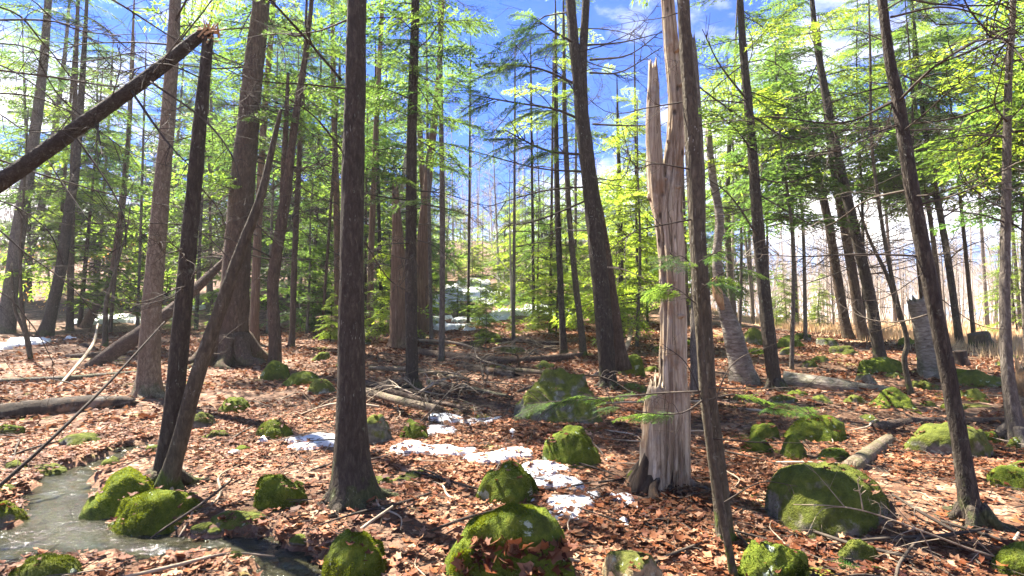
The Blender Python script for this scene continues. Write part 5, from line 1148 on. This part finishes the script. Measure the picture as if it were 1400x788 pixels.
def leaf_cloud(rs_, p, size, tilt, tmpl):
    n = len(p); Vs, Ts, Cs = [], [], []; k = 0; which = rs_.integers(len(tmpl), size=n); Rm = rot_mats(rs_, n, tilt)
    col = PAL[rs_.integers(len(PAL), size=n)] * rs_.uniform(.6, 1.15, (n, 1))
    wet = np.clip(fb2(p[:, 0] * .9, p[:, 1] * .9, 71, 3) * 2.2, -.6, .35)[:, None]; col = np.clip(col * (1 + wet * np.array([.7, .85, .95])), .01, .7)
    for w in range(len(tmpl)):
        i = np.where(which == w)[0]; V, T = tmpl[w]
        VV = np.einsum('nij,vj->nvi', Rm[i], V) * size[i][:, None, None] + p[i][:, None, :]
        Vs.append(VV.reshape(-1, 3)); Ts.append((np.arange(len(i))[:, None, None] * len(V) + T[None]).reshape(-1, 3) + k); k += len(i) * len(V)
        Cs.append(np.repeat(np.column_stack([col[i], np.ones(len(i))]), len(T), 0))
    return np.concatenate(Vs), np.concatenate(Ts), np.concatenate(Cs)
def scatter(rs_, n, d0, d1, half):
    u = rs_.random(n); d = np.sqrt(d0 ** 2 + u * (d1 ** 2 - d0 ** 2)); a = rs_.uniform(-half, half, n); x = d * np.sin(a); y = d * np.cos(a)
    den = fb2(x * 1.1, y * 1.1, 41, 3); k = rs_.random(n) < np.clip(.68 + den * 1.3, .10, 1)
    c = creek(x, y); k &= ~((c > .10) & (rs_.random(n) > .13)); sn = on_snow(x, y); k &= ~(sn & (rs_.random(n) > .20))
    for fx, fy, rx, ry in FOOT: k &= ((x - fx) / rx) ** 2 + ((y - fy) / ry) ** 2 > .80
    k &= ~((x > 10.9 + .25 * np.maximum(y - 30, 0)) & (y > 10.5) & (rs_.random(n) > .08))
    x, y, sn = x[k], y[k], sn[k]; return np.column_stack([x, y, Hh(x, y) + rs_.uniform(.002, .03, len(x)) + sn * .025])
rl = np.random.default_rng(61)
p = scatter(rl, 108000, 2.6, 8.0, R(50)); V, T, C_ = leaf_cloud(rl, p, .018 + .068 * rl.random(len(p)) ** 2.3, .16, LT)
o = link('leaf_carpet', mesh_np('leaf_carpet', V, T, M_LEAF, True, C_), ground); o['kind'] = 'stuff'
p = scatter(rl, 70000, 8.0, 22.0, R(48)); V, T, C_ = leaf_cloud(rl, p, rl.uniform(.05, .11, len(p)), .24, FT)
o = link('leaf_carpet', mesh_np('leaf_carpet', V, T, M_LEAF, False, C_), ground); o['kind'] = 'stuff'
# twig and needle litter between the leaves
n_ = 9000; d = np.sqrt(2.6 ** 2 + rl.random(n_) * (9.0 ** 2 - 2.6 ** 2)); a = rl.uniform(-R(50), R(50), n_); x, y = d * np.sin(a), d * np.cos(a); k = creek(x, y) < 0; x, y = x[k], y[k]; n_ = len(x)
th = rl.uniform(0, math.pi, n_); L = .02 + .10 * rl.random(n_) ** 2; w = .0012 + .002 * rl.random(n_); c = np.column_stack([x, y, Hh(x, y) + rl.uniform(.015, .04, n_)]); dx = np.column_stack([np.cos(th), np.sin(th), rl.normal(size=n_) * .18]); sx = np.column_stack([-np.sin(th), np.cos(th), np.zeros(n_)]); up = np.array([0, 0, 1.0])
VV = np.stack([c - dx * L[:, None] + sx * w[:, None], c - dx * L[:, None] - sx * w[:, None], c - dx * L[:, None] + up * w[:, None] * 1.6, c + dx * L[:, None] + sx * w[:, None], c + dx * L[:, None] - sx * w[:, None], c + dx * L[:, None] + up * w[:, None] * 1.6], 1).reshape(-1, 3)
TT = (np.arange(n_)[:, None, None] * 6 + np.array([[0, 3, 5], [0, 5, 2], [1, 2, 5], [1, 5, 4]])[None]).reshape(-1, 3)
o = link('twig_litter', mesh_np('twig_litter', VV, TT, M_TWIG, False), ground); o['kind'] = 'stuff'
# the nearest leaves one by one
LM = []
for i in range(36):
    V, T = LT[i % 6]; c = PAL[i % 8] * rl.uniform(.8, 1.2); LM.append(mesh_np('leaf', V, T, M_LEAF, True, np.tile([*c, 1], (len(T), 1))))
p = scatter(rl, 1400, 2.9, 4.6, R(44)); p = p[:292]; Rm = rot_mats(rl, len(p), .32)
for i in range(len(p)):
    o = link('leaf', LM[i % 36], ground, p[i] + (0, 0, .025)); s_ = rl.uniform(.042, .08); o.scale = (s_, s_, s_); o.rotation_euler = Matrix(Rm[i].tolist()).to_euler()
# a few dead leaves lying on the nearer boulders
for o_, BV_, Q_, rx_, zs_, sd_ in ROCKS:
    if rx_ < .14 or o_.location.y > 9 or o_ == BIG[0]: continue
    A = BV_[Q_[:, 0]]; N = np.cross(BV_[Q_[:, 1]] - A, BV_[Q_[:, 2]] - A); N /= np.linalg.norm(N, axis=1)[:, None] + 1e-12
    k = np.where((N[:, 2] > .55) & (A[:, 2] > zs_))[0]
    if len(k) < 6: continue
    w_ = np.clip(fb2(A[k, 0] * 4 + sd_, A[k, 1] * 4, 5, 2) + .25, .01, 1); k = rl.choice(k, int(10 + rx_ * 70), p=w_ / w_.sum())
    V, T, C_ = leaf_cloud(rl, A[k] + N[k] * .014, .022 + .05 * rl.random(len(k)) ** 2, .22, LT); o = link('fallen_leaves', mesh_np('fallen_leaves', V, T, M_LEAF, True, C_), o_); o['kind'] = 'stuff'
# dead leaves caught on the front of the large boulder
bo, BV, bl = BIG; k = np.where((BV[:, 1] < -.08) & (np.abs(BV[:, 0]) < .28) & (BV[:, 2] > -.02) & (BV[:, 2] < .30))[0]
k = rl.choice(k, min(150, len(k) * 3)); pp = BV[k] + rl.normal(size=(len(k), 3)) * .012 + (0, -.012, .012)
V, T, C_ = leaf_cloud(rl, pp, rl.uniform(.05, .10, len(k)), .7, LT); o = link('caught_leaves', mesh_np('caught_leaves', V, T, M_LEAF, True, C_), bo); o['kind'] = 'stuff'

# ------------------------------------------------------------------ thin haze in the air of the wood
hm = bpy.data.materials.new('haze'); hm.use_nodes = True; hn = hm.node_tree.nodes; hn.remove(hn['Principled BSDF'])
pv = hn.new('ShaderNodeVolumePrincipled'); pv.inputs['Density'].default_value = 0.0008; pv.inputs['Color'].default_value = (0.95, 0.96, 1.0, 1); pv.inputs['Anisotropy'].default_value = 0.2
hm.node_tree.links.new(pv.outputs[0], hn['Material Output'].inputs['Volume'])
bx = np.array([(x, y, z) for x in (-440, 440) for y in (-70, 480) for z in (-4, 38)], float)
hz = link('haze', mesh_np('haze', bx, np.array([[0, 1, 3, 2], [4, 6, 7, 5], [0, 4, 5, 1], [2, 3, 7, 6], [0, 2, 6, 4], [1, 5, 7, 3]]), hm, False)); hz['kind'] = 'stuff'
